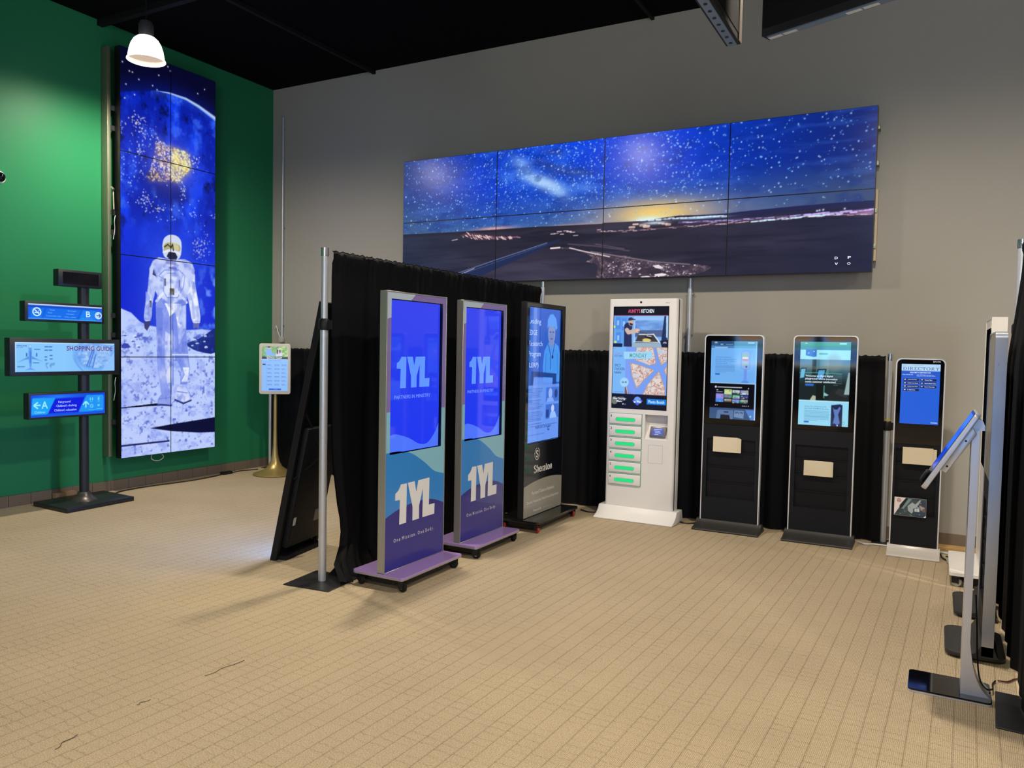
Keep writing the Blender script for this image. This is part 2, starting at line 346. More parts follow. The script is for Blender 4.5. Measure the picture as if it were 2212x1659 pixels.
MW={'hor':[(0.021,0.811),(0.554,0.819),(1.219,0.823),(1.679,0.821),(2.411,0.833),(2.425,0.825),(2.824,0.83),(3.032,0.812),(3.184,0.801),(3.408,0.809),(3.625,0.812),(3.766,0.803),(3.938,0.797),(4.217,0.788),(4.538,0.782),(4.855,0.781)],'band':[(2.364,0.912),(2.774,0.919),(3.162,0.91),(3.532,0.904),(3.639,0.902),(3.884,0.899),(4.329,0.886),(4.854,0.894)],'band2':[(2.771,0.825),(3.006,0.827),(3.285,0.828),(3.625,0.835)],'bandtop':[(3.186,0.868),(3.639,0.878),(3.997,0.877),(4.435,0.87),(4.852,0.859)],'city':[(0.762,0.865),(0.849,0.839),(0.994,0.853),(1.22,0.895),(1.413,0.917),(1.522,0.922),(1.386,0.927),(1.207,0.93),(0.995,0.926),(0.88,0.895)],'city2':[(0.653,0.909),(0.734,0.9),(0.734,0.907),(0.66,0.914)],'road':[(0.682,1.295),(1.225,1.135),(1.684,1.018),(1.942,0.967),(1.993,0.963),(1.75,1.056),(1.419,1.172),(1.003,1.316)],'roadl1':[(0.711,1.277),(1.225,1.141),(1.814,0.992)],'roadl2':[(0.8,1.28),(1.226,1.165),(1.814,1.004)],'grav':[(1.854,1.049),(2.071,1.053),(2.296,1.108),(2.443,1.131),(2.681,1.174),(2.896,1.226),(2.901,1.389),(2.425,1.377),(2.397,1.241),(2.25,1.202),(2.322,1.16),(2.147,1.073)],'grav2':[(2.37,1.117),(2.646,1.154),(2.953,1.222),(3.044,1.244),(3.397,1.269),(3.496,1.308),(3.301,1.363),(2.983,1.373),(2.418,1.371),(2.375,1.311)],'rocks':[(2.85,1.287),(3.019,1.262),(3.034,1.349),(3.086,1.357),(2.944,1.359)],'milky':[(1.533,0.236),(1.642,0.339),(1.747,0.377),(1.852,0.403),(1.931,0.489),(1.504,0.151)],'glow':[(2.953,0.755),(2.903,0.839),(3.284,0.789),(1.204,0.804)],'dark':[(1.834,0.217),(1.989,0.277),(2.178,0.317),(1.857,0.082)],'letters':[(4.568,1.252),(4.671,1.251),(4.57,1.302),(4.669,1.302)]}
LOGO=[[(0.171,0.658),(0.238,0.656),(0.235,0.392),(0.158,0.392),(0.163,0.556),(0.111,0.559),(0.112,0.604),(0.141,0.618),(0.161,0.64)],[(0.248,0.658),(0.326,0.658),(0.347,0.582),(0.368,0.658),(0.502,0.66),(0.499,0.469),(0.57,0.469),(0.567,0.394),(0.422,0.394),(0.425,0.593),(0.382,0.486),(0.382,0.393),(0.306,0.393),(0.305,0.488)]]
SG={'fus':[(4.016,1.513),(4.026,1.521),(4.039,1.513),(4.042,1.453),(4.04,1.355),(4.035,1.321),(4.028,1.291),(4.023,1.321),(4.013,1.389),(4.013,1.453)],'lw':[(4.013,1.419),(3.972,1.394),(3.912,1.361),(3.984,1.389),(4.013,1.391)],'rw':[(4.042,1.419),(4.08,1.398),(4.146,1.365),(4.08,1.389),(4.042,1.393)],'tl':[(4.023,1.315),(3.981,1.293),(4.025,1.3)],'tr':[(4.031,1.315),(4.077,1.293),(4.029,1.3)],'wheel':[(4.633,1.42),(4.453,1.42),(4.781,1.42),(4.633,1.544),(4.632,1.296)],'spokes':[(4.604,1.466),(4.551,1.324),(4.623,1.466),(4.57,1.319),(4.638,1.429),(4.608,1.31)],'map1':[(4.159,1.359),(4.196,1.361),(4.17,1.337),(4.183,1.319),(4.178,1.302),(4.165,1.328)],'map2':[(4.196,1.337),(4.209,1.356),(4.249,1.359),(4.242,1.334),(4.22,1.336),(4.209,1.308),(4.2,1.328)],'title':[(4.354,1.471),(4.811,1.474),(4.355,1.513)],'air':[(3.909,1.505),(3.999,1.506),(3.909,1.516)],'bars':[(4.064,1.479),(4.113,1.479),(4.052,1.361),(4.104,1.36),(3.918,1.326),(3.977,1.327),(4.157,1.504),(4.184,1.504),(4.193,1.504),(4.221,1.504),(4.157,1.473),(4.182,1.474),(4.195,1.474),(4.221,1.474),(4.157,1.413),(4.175,1.413),(4.203,1.425),(4.223,1.425),(4.157,1.385),(4.173,1.385),(4.203,1.394),(4.224,1.394)],'a_l':[(4.051,1.044),(4.242,1.04),(4.247,1.031),(4.181,0.9),(4.167,0.892),(4.031,0.893),(4.04,1.038)],'a_m':[(4.249,1.031),(4.524,1.034),(4.469,0.899),(4.184,0.9)],'a_r':[(4.546,1.052),(4.708,1.051),(4.719,1.039),(4.719,0.908),(4.707,0.898),(4.476,0.895),(4.469,0.905)],'arL':[(4.114,0.978),(4.061,0.979),(4.091,1.006),(4.053,0.978),(4.091,0.948)],'A':[(4.15,0.946),(4.15,1.011)],'Ch':[(4.06,0.912),(4.154,0.913)],'t':[(4.275,1.001),(4.387,1.001),(4.257,0.964),(4.448,0.963),(4.238,0.928),(4.446,0.929)],'arU':[(4.538,0.934),(4.539,0.988),(4.511,0.962),(4.539,0.993),(4.569,0.962)],'ic':[(4.593,1.013),(4.667,1.015),(4.596,0.947),(4.666,0.946),(4.565,0.917),(4.629,0.913),(4.636,0.916),(4.704,0.916)]}
# ------------------------------------------------------------------ the room
def carpet_material():
    m = bpy.data.materials.new('carpet'); m.use_nodes = True; nt = m.node_tree; N = nt.nodes; L = nt.links; p = N['Principled BSDF']
    def math_(op, a, b=None, c=None):
        n = N.new('ShaderNodeMath'); n.operation = op
        for i, q in enumerate((a, b, c)):
            if q is None: continue
            if isinstance(q, (int, float)): n.inputs[i].default_value = q
            else: L.new(q, n.inputs[i])
        return n.outputs[0]
    tc = N.new('ShaderNodeTexCoord'); mp = N.new('ShaderNodeMapping'); mp.inputs['Rotation'].default_value = (0, 0, math.radians(1.9))
    L.new(tc.outputs['Object'], mp.inputs['Vector'])
    nz = N.new('ShaderNodeTexNoise'); nz.inputs['Scale'].default_value = 35; nz.inputs['Detail'].default_value = 2; L.new(mp.outputs[0], nz.inputs['Vector'])
    sp = N.new('ShaderNodeSeparateXYZ'); L.new(mp.outputs[0], sp.inputs[0])
    x = math_('ADD', sp.outputs['X'], math_('MULTIPLY', math_('SUBTRACT', nz.outputs['Fac'], .5), .004))
    xs = math_('DIVIDE', x, 0.083)
    col = math_('FLOOR', xs)
    fx = math_('ABSOLUTE', math_('SUBTRACT', math_('FRACT', xs), .5))
    def ss(v, a, b):
        r = N.new('ShaderNodeMapRange'); r.interpolation_type = 'SMOOTHSTEP'; r.inputs['From Min'].default_value = a; r.inputs['From Max'].default_value = b
        L.new(v, r.inputs['Value']); return r.outputs['Result']
    line = ss(fx, .452, .475)
    wn = N.new('ShaderNodeTexWhiteNoise'); wn.noise_dimensions = '1D'; L.new(col, wn.inputs['W'])
    y = math_('ADD', sp.outputs['Y'], math_('MULTIPLY', math_('SUBTRACT', nz.outputs['Fac'], .5), .035))
    ys = math_('ADD', math_('DIVIDE', y, .053), math_('MULTIPLY', wn.outputs['Value'], .45))
    row = math_('FLOOR', ys)
    fy = math_('ABSOLUTE', math_('SUBTRACT', math_('FRACT', ys), .5))
    cb = N.new('ShaderNodeCombineXYZ'); L.new(col, cb.inputs[0]); L.new(row, cb.inputs[1])
    wn2 = N.new('ShaderNodeTexWhiteNoise'); L.new(cb.outputs[0], wn2.inputs['Vector'])
    cross = math_('MULTIPLY', ss(fy, .40, .48), ss(wn2.outputs['Value'], .1, .9))
    rib = math_('SINE', math_('ADD', math_('MULTIPLY', sp.outputs['X'], 2*PI/.0068), math_('MULTIPLY', nz.outputs['Fac'], 2.5)))
    fine = N.new('ShaderNodeTexNoise'); fine.inputs['Scale'].default_value = 190; fine.inputs['Detail'].default_value = 3; fine.inputs['Roughness'].default_value = .7
    L.new(mp.outputs[0], fine.inputs['Vector'])
    big = N.new('ShaderNodeTexNoise'); big.inputs['Scale'].default_value = 1.1; big.inputs['Detail'].default_value = 3; L.new(mp.outputs[0], big.inputs['Vector'])
    # height of the pile
    h = math_('ADD', math_('MULTIPLY', rib, .22), math_('MULTIPLY', fine.outputs['Fac'], 1.1))
    h = math_('SUBTRACT', h, math_('MULTIPLY', line, .8)); h = math_('SUBTRACT', h, math_('MULTIPLY', cross, .5))
    bp = N.new('ShaderNodeBump'); bp.inputs['Strength'].default_value = .55; bp.inputs['Distance'].default_value = .006
    L.new(h, bp.inputs['Height']); L.new(bp.outputs['Normal'], p.inputs['Normal'])
    v = math_('ADD', .60, math_('MULTIPLY', rib, .13)); v = math_('ADD', v, math_('MULTIPLY', math_('SUBTRACT', fine.outputs['Fac'], .5), 1.6))
    v = math_('ADD', v, math_('MULTIPLY', math_('SUBTRACT', big.outputs['Fac'], .5), .25))
    v = math_('SUBTRACT', v, math_('MULTIPLY', line, .17)); v = math_('SUBTRACT', v, math_('MULTIPLY', cross, .15))
    r = N.new('ShaderNodeValToRGB'); L.new(v, r.inputs['Fac'])
    r.color_ramp.elements[0].position = 0.0; r.color_ramp.elements[0].color = CARPET[0]
    r.color_ramp.elements[1].position = 1.0; r.color_ramp.elements[1].color = CARPET[1]
    L.new(r.outputs['Color'], p.inputs['Base Color']); p.inputs['Roughness'].default_value = .95; p.inputs['Specular IOR Level'].default_value = .15
    return m
CARPET = (S(93, 80, 63), S(214, 194, 160))
def paint_material(name, col, rough, bump=.06, spec=.5):
    m = bpy.data.materials.new(name); m.use_nodes = True; nt = m.node_tree; N = nt.nodes; L = nt.links; p = N['Principled BSDF']
    tc = N.new('ShaderNodeTexCoord'); a = N.new('ShaderNodeTexNoise'); a.inputs['Scale'].default_value = 160; a.inputs['Detail'].default_value = 2
    b = N.new('ShaderNodeTexNoise'); b.inputs['Scale'].default_value = .9; b.inputs['Detail'].default_value = 4
    L.new(tc.outputs['Object'], a.inputs['Vector']); L.new(tc.outputs['Object'], b.inputs['Vector'])
    r = N.new('ShaderNodeMapRange'); r.inputs['To Min'].default_value = .94; r.inputs['To Max'].default_value = 1.06; L.new(b.outputs['Fac'], r.inputs['Value'])
    mx = N.new('ShaderNodeVectorMath'); mx.operation = 'SCALE'; mx.inputs[0].default_value = col[:3]; L.new(r.outputs['Result'], mx.inputs['Scale'])
    L.new(mx.outputs[0], p.inputs['Base Color']); p.inputs['Roughness'].default_value = rough; p.inputs['Specular IOR Level'].default_value = spec
    bp = N.new('ShaderNodeBump'); bp.inputs['Strength'].default_value = bump; bp.inputs['Distance'].default_value = .002
    L.new(a.outputs['Fac'], bp.inputs['Height']); L.new(bp.outputs['Normal'], p.inputs['Normal'])
    return m
M_carpet = carpet_material()
M_green = paint_material('green_paint', (0.020, 0.185, 0.074), .45, spec=.16)
M_taupe = paint_material('taupe_paint', (0.32, 0.30, 0.258), .6, spec=.3)
M_ceil = paint_material('black_ceiling_paint', (0.003, 0.003, 0.004), .95, spec=.06)
M_base = mat('baseboard_carpet', S(112, 98, 82), .9, spec=.2, bump=.8, nscale=300)
M_grout = mat('baseboard_joint', S(82, 73, 63), .95, spec=.1)
struct(box('floor', M_carpet, None, XL, XR, YF, YB, -.06, 0))
struct(box('wall_left', M_green, None, XL-.1, XL, YF-.1, YB+.1, -.06, H+.1))
struct(box('wall_back', M_taupe, None, XL, XR, YB, YB+.1, -.06, H+.1))
struct(box('wall_right', M_taupe, None, XR, XR+.1, YF-.1, YB+.1, -.06, H+.1))
struct(box('wall_front', paint_material('charcoal_paint', (0.05, 0.05, 0.052), .7), None, XL, XR, YF-.1, YF, -.06, H+.1))
for k in range(3):  # invented windows behind the camera, added to throw cool fill on the back wall
    x0 = 2.5+k*2.2
    wd = struct(box('fill_window_%d' % (k+1), mat('fill_window_frame_grey', S(70, 72, 74), .4, metal=.5), None, x0-.06, x0+2.06, YF+.004, YF+.03, .5, 3.96))
    box('fill_pane', emis(206, 226, 246, FILL_WINDOW_K, sample=True), wd, x0, x0+2.0, YF+.0305, YF+.034, .6, 3.9)
ceil = struct(box('ceiling', M_ceil, None, XL, XR, YF, YB, H, H+.1))
M_blackmetal = mat('black_metal', (0.008, 0.008, 0.009, 1), .45, spec=.4)
M_ceilpipe = mat('black_painted_steel', (0.006, 0.006, 0.007, 1), .7, spec=.2)
# faint joists and conduits under the black ceiling
for i, (x0, x1, y0, y1, d) in enumerate(((-5.95, -5.91, YF, YB, .04), (-2.55, -2.52, YF, YB, .03), (XL, XR, 5.0, 5.06, .06), (XL, XR, .4, .46, .06))):
    struct(box('trim_%d' % (i+1), M_ceilpipe, None, x0, x1, y0, y1, H-d, H-.001))
# baseboards
bl = struct(box('baseboard_left', M_grout, None, XL, XL+.010, YF, YB, 0, .108))
y = YB-.004
blk = None
while y > 1.4:
    n = .205
    if blk is None:
        blk = MB().box(0, .006, -n+.004, 0, .002, .106).build('baseboard_tile', M_base, bl, bevel=.0015, seg=1); o = blk
    else:
        o = blk.copy(); COL.objects.link(o)
    o.location = (XL+.010, y, 0); y -= n
struct(box('baseboard_back', M_base, None, XL+.02, XR, YB-.012, YB, 0, .105))

# ------------------------------------------------------------------ lamps
M_dome = bpy.data.materials.new('lit_acrylic_dome'); M_dome.use_nodes = True
def dome_nodes():
    nt = M_dome.node_tree; N = nt.nodes; L = nt.links; p = N['Principled BSDF']
    tc = N.new('ShaderNodeTexCoord'); wv = N.new('ShaderNodeTexGradient'); wv.gradient_type = 'RADIAL'; L.new(tc.outputs['Object'], wv.inputs['Vector'])
    m = N.new('ShaderNodeMath'); m.operation = 'MULTIPLY'; m.inputs[1].default_value = 2*PI*48; L.new(wv.outputs['Fac'], m.inputs[0])
    s = N.new('ShaderNodeMath'); s.operation = 'SINE'; L.new(m.outputs[0], s.inputs[0])
    r = N.new('ShaderNodeMapRange'); r.inputs['From Min'].default_value = -1; r.inputs['To Min'].default_value = 2.2; r.inputs['To Max'].default_value = 4.0; L.new(s.outputs[0], r.inputs['Value'])
    L.new(r.outputs['Result'], p.inputs['Emission Strength']); p.inputs['Emission Color'].default_value = (1, .9, .74, 1)
    p.inputs['Base Color'].default_value = (.8, .78, .74, 1); p.inputs['Roughness'].default_value = .3
    M_dome.cycles.emission_sampling = 'NONE'
dome_nodes()
M_lampgrey = mat('lamp_housing_grey', S(60, 60, 62), .5)
def make_lamp(x, y, label, group):
    t = thing('pendant_lamp', label, 'lamp', (x, y, 4.17), 0, group)
    k = .88
    prof = [(.186, 0), (.192, .004), (.190, .012), (.180, .02), (.176, .05), (.166, .10), (.148, .15), (.122, .19), (.09, .215), (.07, .222)]
    prof = [(r*k, z) for r, z in prof + [(.066, .216), (.084, .209), (.116, .184), (.142, .146), (.160, .098), (.170, .05), (.174, .014), (.182, .002), (.186, 0)]]
    MB().lathe(prof, 48, cap=False).build('dome', M_dome, t, smooth=True)
    MB().lathe([(.002, .022), (.150, .022), (.152, .024), (.002, .026)], 40).build('lens', emis(206, 182, 146, 1.0), t)
    MB().lathe([(.002, .22), (.062, .22), (.066, .25), (.066, .33), (.05, .36), (.002, .36)], 24).build('housing', M_lampgrey, t, smooth=True)
    MB().cyl((0, 0, .36), (0, 0, H-4.17-.002), .006, 8).build('cord', M_blackmetal, t)
    MB().lathe([(.002, .06), (.028, .065), (.04, .10), (.034, .15), (.02, .20), (.002, .21)], 16).build('bulb', emis(255, 244, 225, 5.0), t, smooth=True)
    ld = bpy.data.lights.new('lamp_light', 'SPOT'); ld.energy = LAMP_W; ld.color = LAMP_RGB; ld.spot_size = math.radians(174); ld.spot_blend = .85
    ld.shadow_soft_size = .09
    lo = bpy.data.objects.new('lamp_light', ld); COL.objects.link(lo); lo.parent = t; lo.location = (0, 0, -.012)
    return t
LAMPS = [(-6.55, 4.82, 'glowing ribbed glass dome pendant lamp before the green wall')]
for yy in (4.95, .35, -4.25):
    for xx in (-6.55, -3.42, -.30, 2.82, 5.95):
        if (yy > 4 and xx < -6) or (0 < yy < 1 and xx < -3): continue
        LAMPS.append((xx, yy - (.2 if yy > 4 else 0), 'ribbed glass dome pendant lamp hanging above the picture'))
for x, y, l in LAMPS: make_lamp(x, y, l, 'ceiling pendant lamps')
# ------------------------------------------------------------------ video wall pictures
def paint_astronaut():
    A = AST; c = Canvas(1.193, 4.198, 205, (6, 6, 40), seed=3)
    lim = sorted(A['limb']); lx = [p[0] for p in lim]; ly = [p[1] for p in lim]
    top = np.interp(c.X[0], lx, ly)
    d = c.Y - top[None, :]                                   # depth below the limb of the planet
    n1 = c.fbm(9, 4, 6, .62); n2 = c.fbm(24, 9, 5, .62)
    c.mix(np.clip(1-np.abs(d)/.25, 0, 1)**2*.55, (10, 30, 150))
    earth = np.clip(d/.02, 0, 1)
    c.mix(earth, (8, 30, 165))
    c.mix(earth*np.clip((n1-.42)*4, 0, 1), (16, 60, 238))
    c.mix(earth*np.clip((n2-.56)*5, 0, 1)*.7, (60, 110, 250))
    c.mix(earth*np.clip((.40-n2)*6, 0, 1)*.8, (4, 8, 60))
    c.mix(earth*np.clip((d-1.05)/.5, 0, 1)*np.clip((c.Y-1.45)/.3, 0, 1)*.8, (10, 40, 215))
    c.mix(c.soft(c.mask(spline(A['gulf'], 3)), .05)*.7*np.clip(n2*2.2-.3, 0, 1), (4, 14, 90))
    th = np.interp(c.X[0], [.40, .6, 1.2], [.0, .012, .032])
    rim = np.clip(1-np.abs(d-.002)/np.maximum(th, 1e-4)[None, :], 0, 1)*(c.X > .40)
    c.mix(rim**.6, (215, 238, 255))
    c.mix(np.clip(1-d/.10, 0, 1)*(d > 0)*(c.X > .35)*.35, (60, 120, 255))
    for x, y in A['stars']: c.dots([x], [y], [.008], (225, 232, 255), [1])
    rng = c.rng
    # city lights
    def cluster(cx, cy, sx, sy, n, cols, r=(.004, .009)):
        for k in range(n):
            c.dots([cx+rng.normal()*sx], [cy+rng.normal()*sy], [rng.uniform(*r)], cols[int(rng.integers(len(cols)))], [rng.uniform(.5, 1)])
    warm = [(255, 246, 225), (255, 225, 170), (240, 200, 130), (255, 255, 255)]
    m = c.soft(c.mask(spline(A['na'], 4)), .03); c.glow(.6, 1.08, .30, .26, (150, 120, 190), .55); c.mix(m*np.clip((c.fbm(70, 20, 3)-.25)*1.6, 0, 1)*.8, (170, 130, 120))
    m = c.soft(c.mask(spline(A['nabright'], 4)), .035); c.mix(m*np.clip((c.fbm(70, 20, 3)-.2)*1.9, 0, 1), (222, 196, 92))
    def inside(name, n, cols, r):
        q = c.mask(A[name]); k = 0
        while k < n:
            x = rng.uniform(.25, .92); y = rng.uniform(.76, 1.32)
            if q[min(c.h-1, int(y/c.H*c.h)), min(c.w-1, int(x/c.W*c.w))] > .5:
                c.dots([x], [y], [rng.uniform(*r)], cols[int(rng.integers(len(cols)))], [rng.uniform(.6, 1)]); k += 1
    inside('na', 520, warm, (.004, .009)); inside('nabright', 240, [(255, 250, 210), (252, 230, 130), (214, 236, 190)], (.005, .010))
    cl = A['cl']
    for (i, sx, sy, n) in ((0, .06, .05, 45), (1, .03, .04, 14), (2, .05, .05, 45), (3, .02, .06, 24), (4, .04, .05, 25), (5, .07, .09, 45), (6, .09, .08, 40), (7, .03, .07, 25), (8, .05, .03, 20), (9, .05, .07, 35), (10, .03, .02, 10), (11, .03, .02, 10)):
        cluster(cl[i][0], cl[i][1], sx, sy, n, [(255, 250, 245), (230, 225, 255), (255, 230, 200)])
    cluster(.15, 1.25, .10, .16, 60, [(215, 235, 255), (190, 225, 255)]); cluster(.6, 1.55, .2, .12, 30, [(215, 235, 255)])
    cluster(1.05, 2.45, .05, .25, 40, [(170, 205, 255)], (.003, .006))
    # deep blue sky above the moon
    c.mix(np.clip((c.Y-2.0)/.35, 0, 1)*.85, (8, 30, 205)); c.mix(np.clip((c.Y-2.0)/.3, 0, 1)*np.clip((c.X-.85)/.25, 0, 1)*np.clip((c.fbm(40, 12, 3)-.5)*4, 0, 1)*.8, (110, 160, 255))
    # moon ground
    hor = sorted(A['hor']); g = np.clip((c.Y-np.interp(c.X[0], [p[0] for p in hor], [p[1] for p in hor])[None, :])/.012, 0, 1)
    gn = c.fbm(60, 12, 5, .6); gf = c.fbm(104, 30, 4, .6)
    c.mix(g, (188, 205, 252))
    c.mix(g*np.clip((gn-.5)*3.2, 0, 1)*.7, (120, 140, 232))
    c.mix(g*np.clip((gf-.60)*7, 0, 1)*np.clip((c.Y-2.85)/.2, 0, 1)*.75, (74, 90, 190))
    c.mix(g*np.clip((gf-.52)*5, 0, 1)*np.clip(1-np.abs(c.Y-2.93)/.10, 0, 1), (60, 75, 190))
    c.mix(g*np.clip((c.fbm(14, 3, 3)-.48)*3, 0, 1)*np.clip((c.Y-3.1)/.2, 0, 1)*.6, (150, 165, 245))
    c.poly(spline(A['hill'], 3), (14, 30, 120)); c.mix(c.mask(spline(A['hill'], 3))*np.clip((gf-.5)*4, 0, 1), (30, 55, 150))
    c.poly(A['rock'], (50, 66, 170)); c.poly(A['sh1'], (10, 14, 52)); c.poly(A['sh2'], (8, 10, 40))
    for k in range(26):
        x = rng.uniform(0, 1.19); y = rng.uniform(2.9, 3.05)
        if .4 < x < .86: continue
        c.ell(x, y, rng.uniform(.01, .03), rng.uniform(.006, .014), (220, 232, 255), .9); c.ell(x+.012, y+.012, .018, .008, (45, 60, 160), .8)
    # figure in a space suit
    c.glow(.62, 2.5, .42, .75, (150, 190, 255), .30)
    su = (196, 208, 250); sh = (120, 142, 230); dk = (44, 54, 120); hi = (236, 242, 255)
    c.poly(A['lleg'], (140, 158, 238), .92); c.poly(A['rleg'], (128, 148, 236), .92); c.poly(A['hi1'], (205, 216, 255), .85); c.poly(A['knee'], hi, .9)
    c.poly([(.66, 2.60), (.79, 2.57), (.79, 2.85), (.70, 3.02), (.68, 2.80)], (205, 218, 255), .8)
    c.poly([(.42, 2.62), (.5, 2.62), (.48, 3.2), (.43, 3.0)], (104, 124, 222), .7)
    c.line([(.625, 2.60), (.625, 3.45)], .012, (84, 104, 205), .8)
    c.poly(A['lboot'], (150, 165, 235)); c.poly(A['rboot'], (206, 216, 252)); c.line([(.43, 3.66), (.60, 3.68)], .02, dk); c.line([(.65, 3.62), (.76, 3.665), (.86, 3.635)], .02, dk)
    c.line([(.45, 3.60), (.60, 3.59)], .012, sh); c.line([(.68, 3.53), (.81, 3.55)], .012, sh)
    c.poly(spline(A['larm'], 3), su); c.poly(spline(A['rarm'], 3), hi); c.poly(A['torso'], su)
    c.poly([(.29, 2.45), (.34, 2.5), (.33, 2.70), (.285, 2.70)], (150, 168, 242), .8); c.poly([(.86, 2.45), (.90, 2.55), (.92, 2.72), (.88, 2.72)], (165, 182, 246), .8)
    c.poly([(.43, 2.48), (.60, 2.58), (.79, 2.48), (.79, 2.57), (.42, 2.60)], sh, .8)
    c.poly(A['pack'], (216, 226, 255)); c.line(A['pack']+A['pack'][:1], .008, (110, 130, 220), .9)
    c.poly(A['belt'], hi, .95)
    c.rect(.585, 2.40, .64, 2.47, (90, 86, 70)); c.rect(.575, 2.17, .67, 2.19, (110, 100, 180)); c.rect(.515, 2.30, .535, 2.38, (90, 90, 120)); c.rect(.70, 2.30, .715, 2.38, (90, 90, 140))
    c.rect(.335, 2.55, .36, 2.62, (70, 70, 80)); c.poly([(.385, 2.21), (.42, 2.29), (.37, 2.27)], (40, 44, 80))
    c.line([(.42, 2.55), (.50, 2.46)], .03, (226, 234, 255)); c.line([(.72, 2.46), (.80, 2.54)], .03, (226, 234, 255))
    c.line([(.52, 2.21), (.70, 2.19)], .006, sh); c.line([(.55, 2.24), (.67, 2.23)], .006, sh)
    c.poly(A['lglove'], (58, 62, 120)); c.poly(A['rglove'], (96, 104, 176))
    c.poly(spline(A['helmet'], 4), (206, 216, 240)); c.poly(spline(A['visor'], 4), (176, 170, 120)); c.poly([(.60, 1.91), (.65, 1.905), (.70, 1.93), (.70, 1.98), (.62, 1.97)], (214, 208, 160), .8)
    c.line([(.52, 1.96), (.56, 1.93), (.60, 1.96), (.62, 1.92), (.63, 1.99)], .012, (40, 44, 40)); c.poly(A['neck'], (34, 38, 66)); c.line([(.5, 2.02), (.56, 2.0), (.66, 2.0), (.72, 2.02)], .012, (240, 244, 255))
    c.rect(.535, 2.10, .66, 2.14, (120, 124, 200), .8)
    # creases and soft shading of the suit
    body = np.zeros((c.h, c.w), np.float32)
    for nm in ('torso', 'larm', 'rarm', 'lleg', 'rleg', 'lboot', 'rboot'): body = np.maximum(body, c.mask(A[nm]))
    f1 = c.fbm(34, 12, 3, .6); f2 = c.fbm(56, 20, 2, .6)
    c.mix(body*np.clip((f1-.52)*5, 0, 1)*.45, (104, 126, 224)); c.mix(body*np.clip((.44-f1)*5, 0, 1)*.4, (240, 246, 255)); c.mix(body*np.clip((f2-.58)*6, 0, 1)*.4, (84, 104, 205))
    edge = np.clip(c.soft(body, .02)-.0, 0, 1); c.mix(body*np.clip((.80-edge)*2.2, 0, 1)*.45, (96, 118, 222))
    c.rect(.612, 3.115, 1.193, 3.128, (205, 220, 255)); c.rect(0, 4.06, .58, 4.075, (20, 26, 80))
    return c
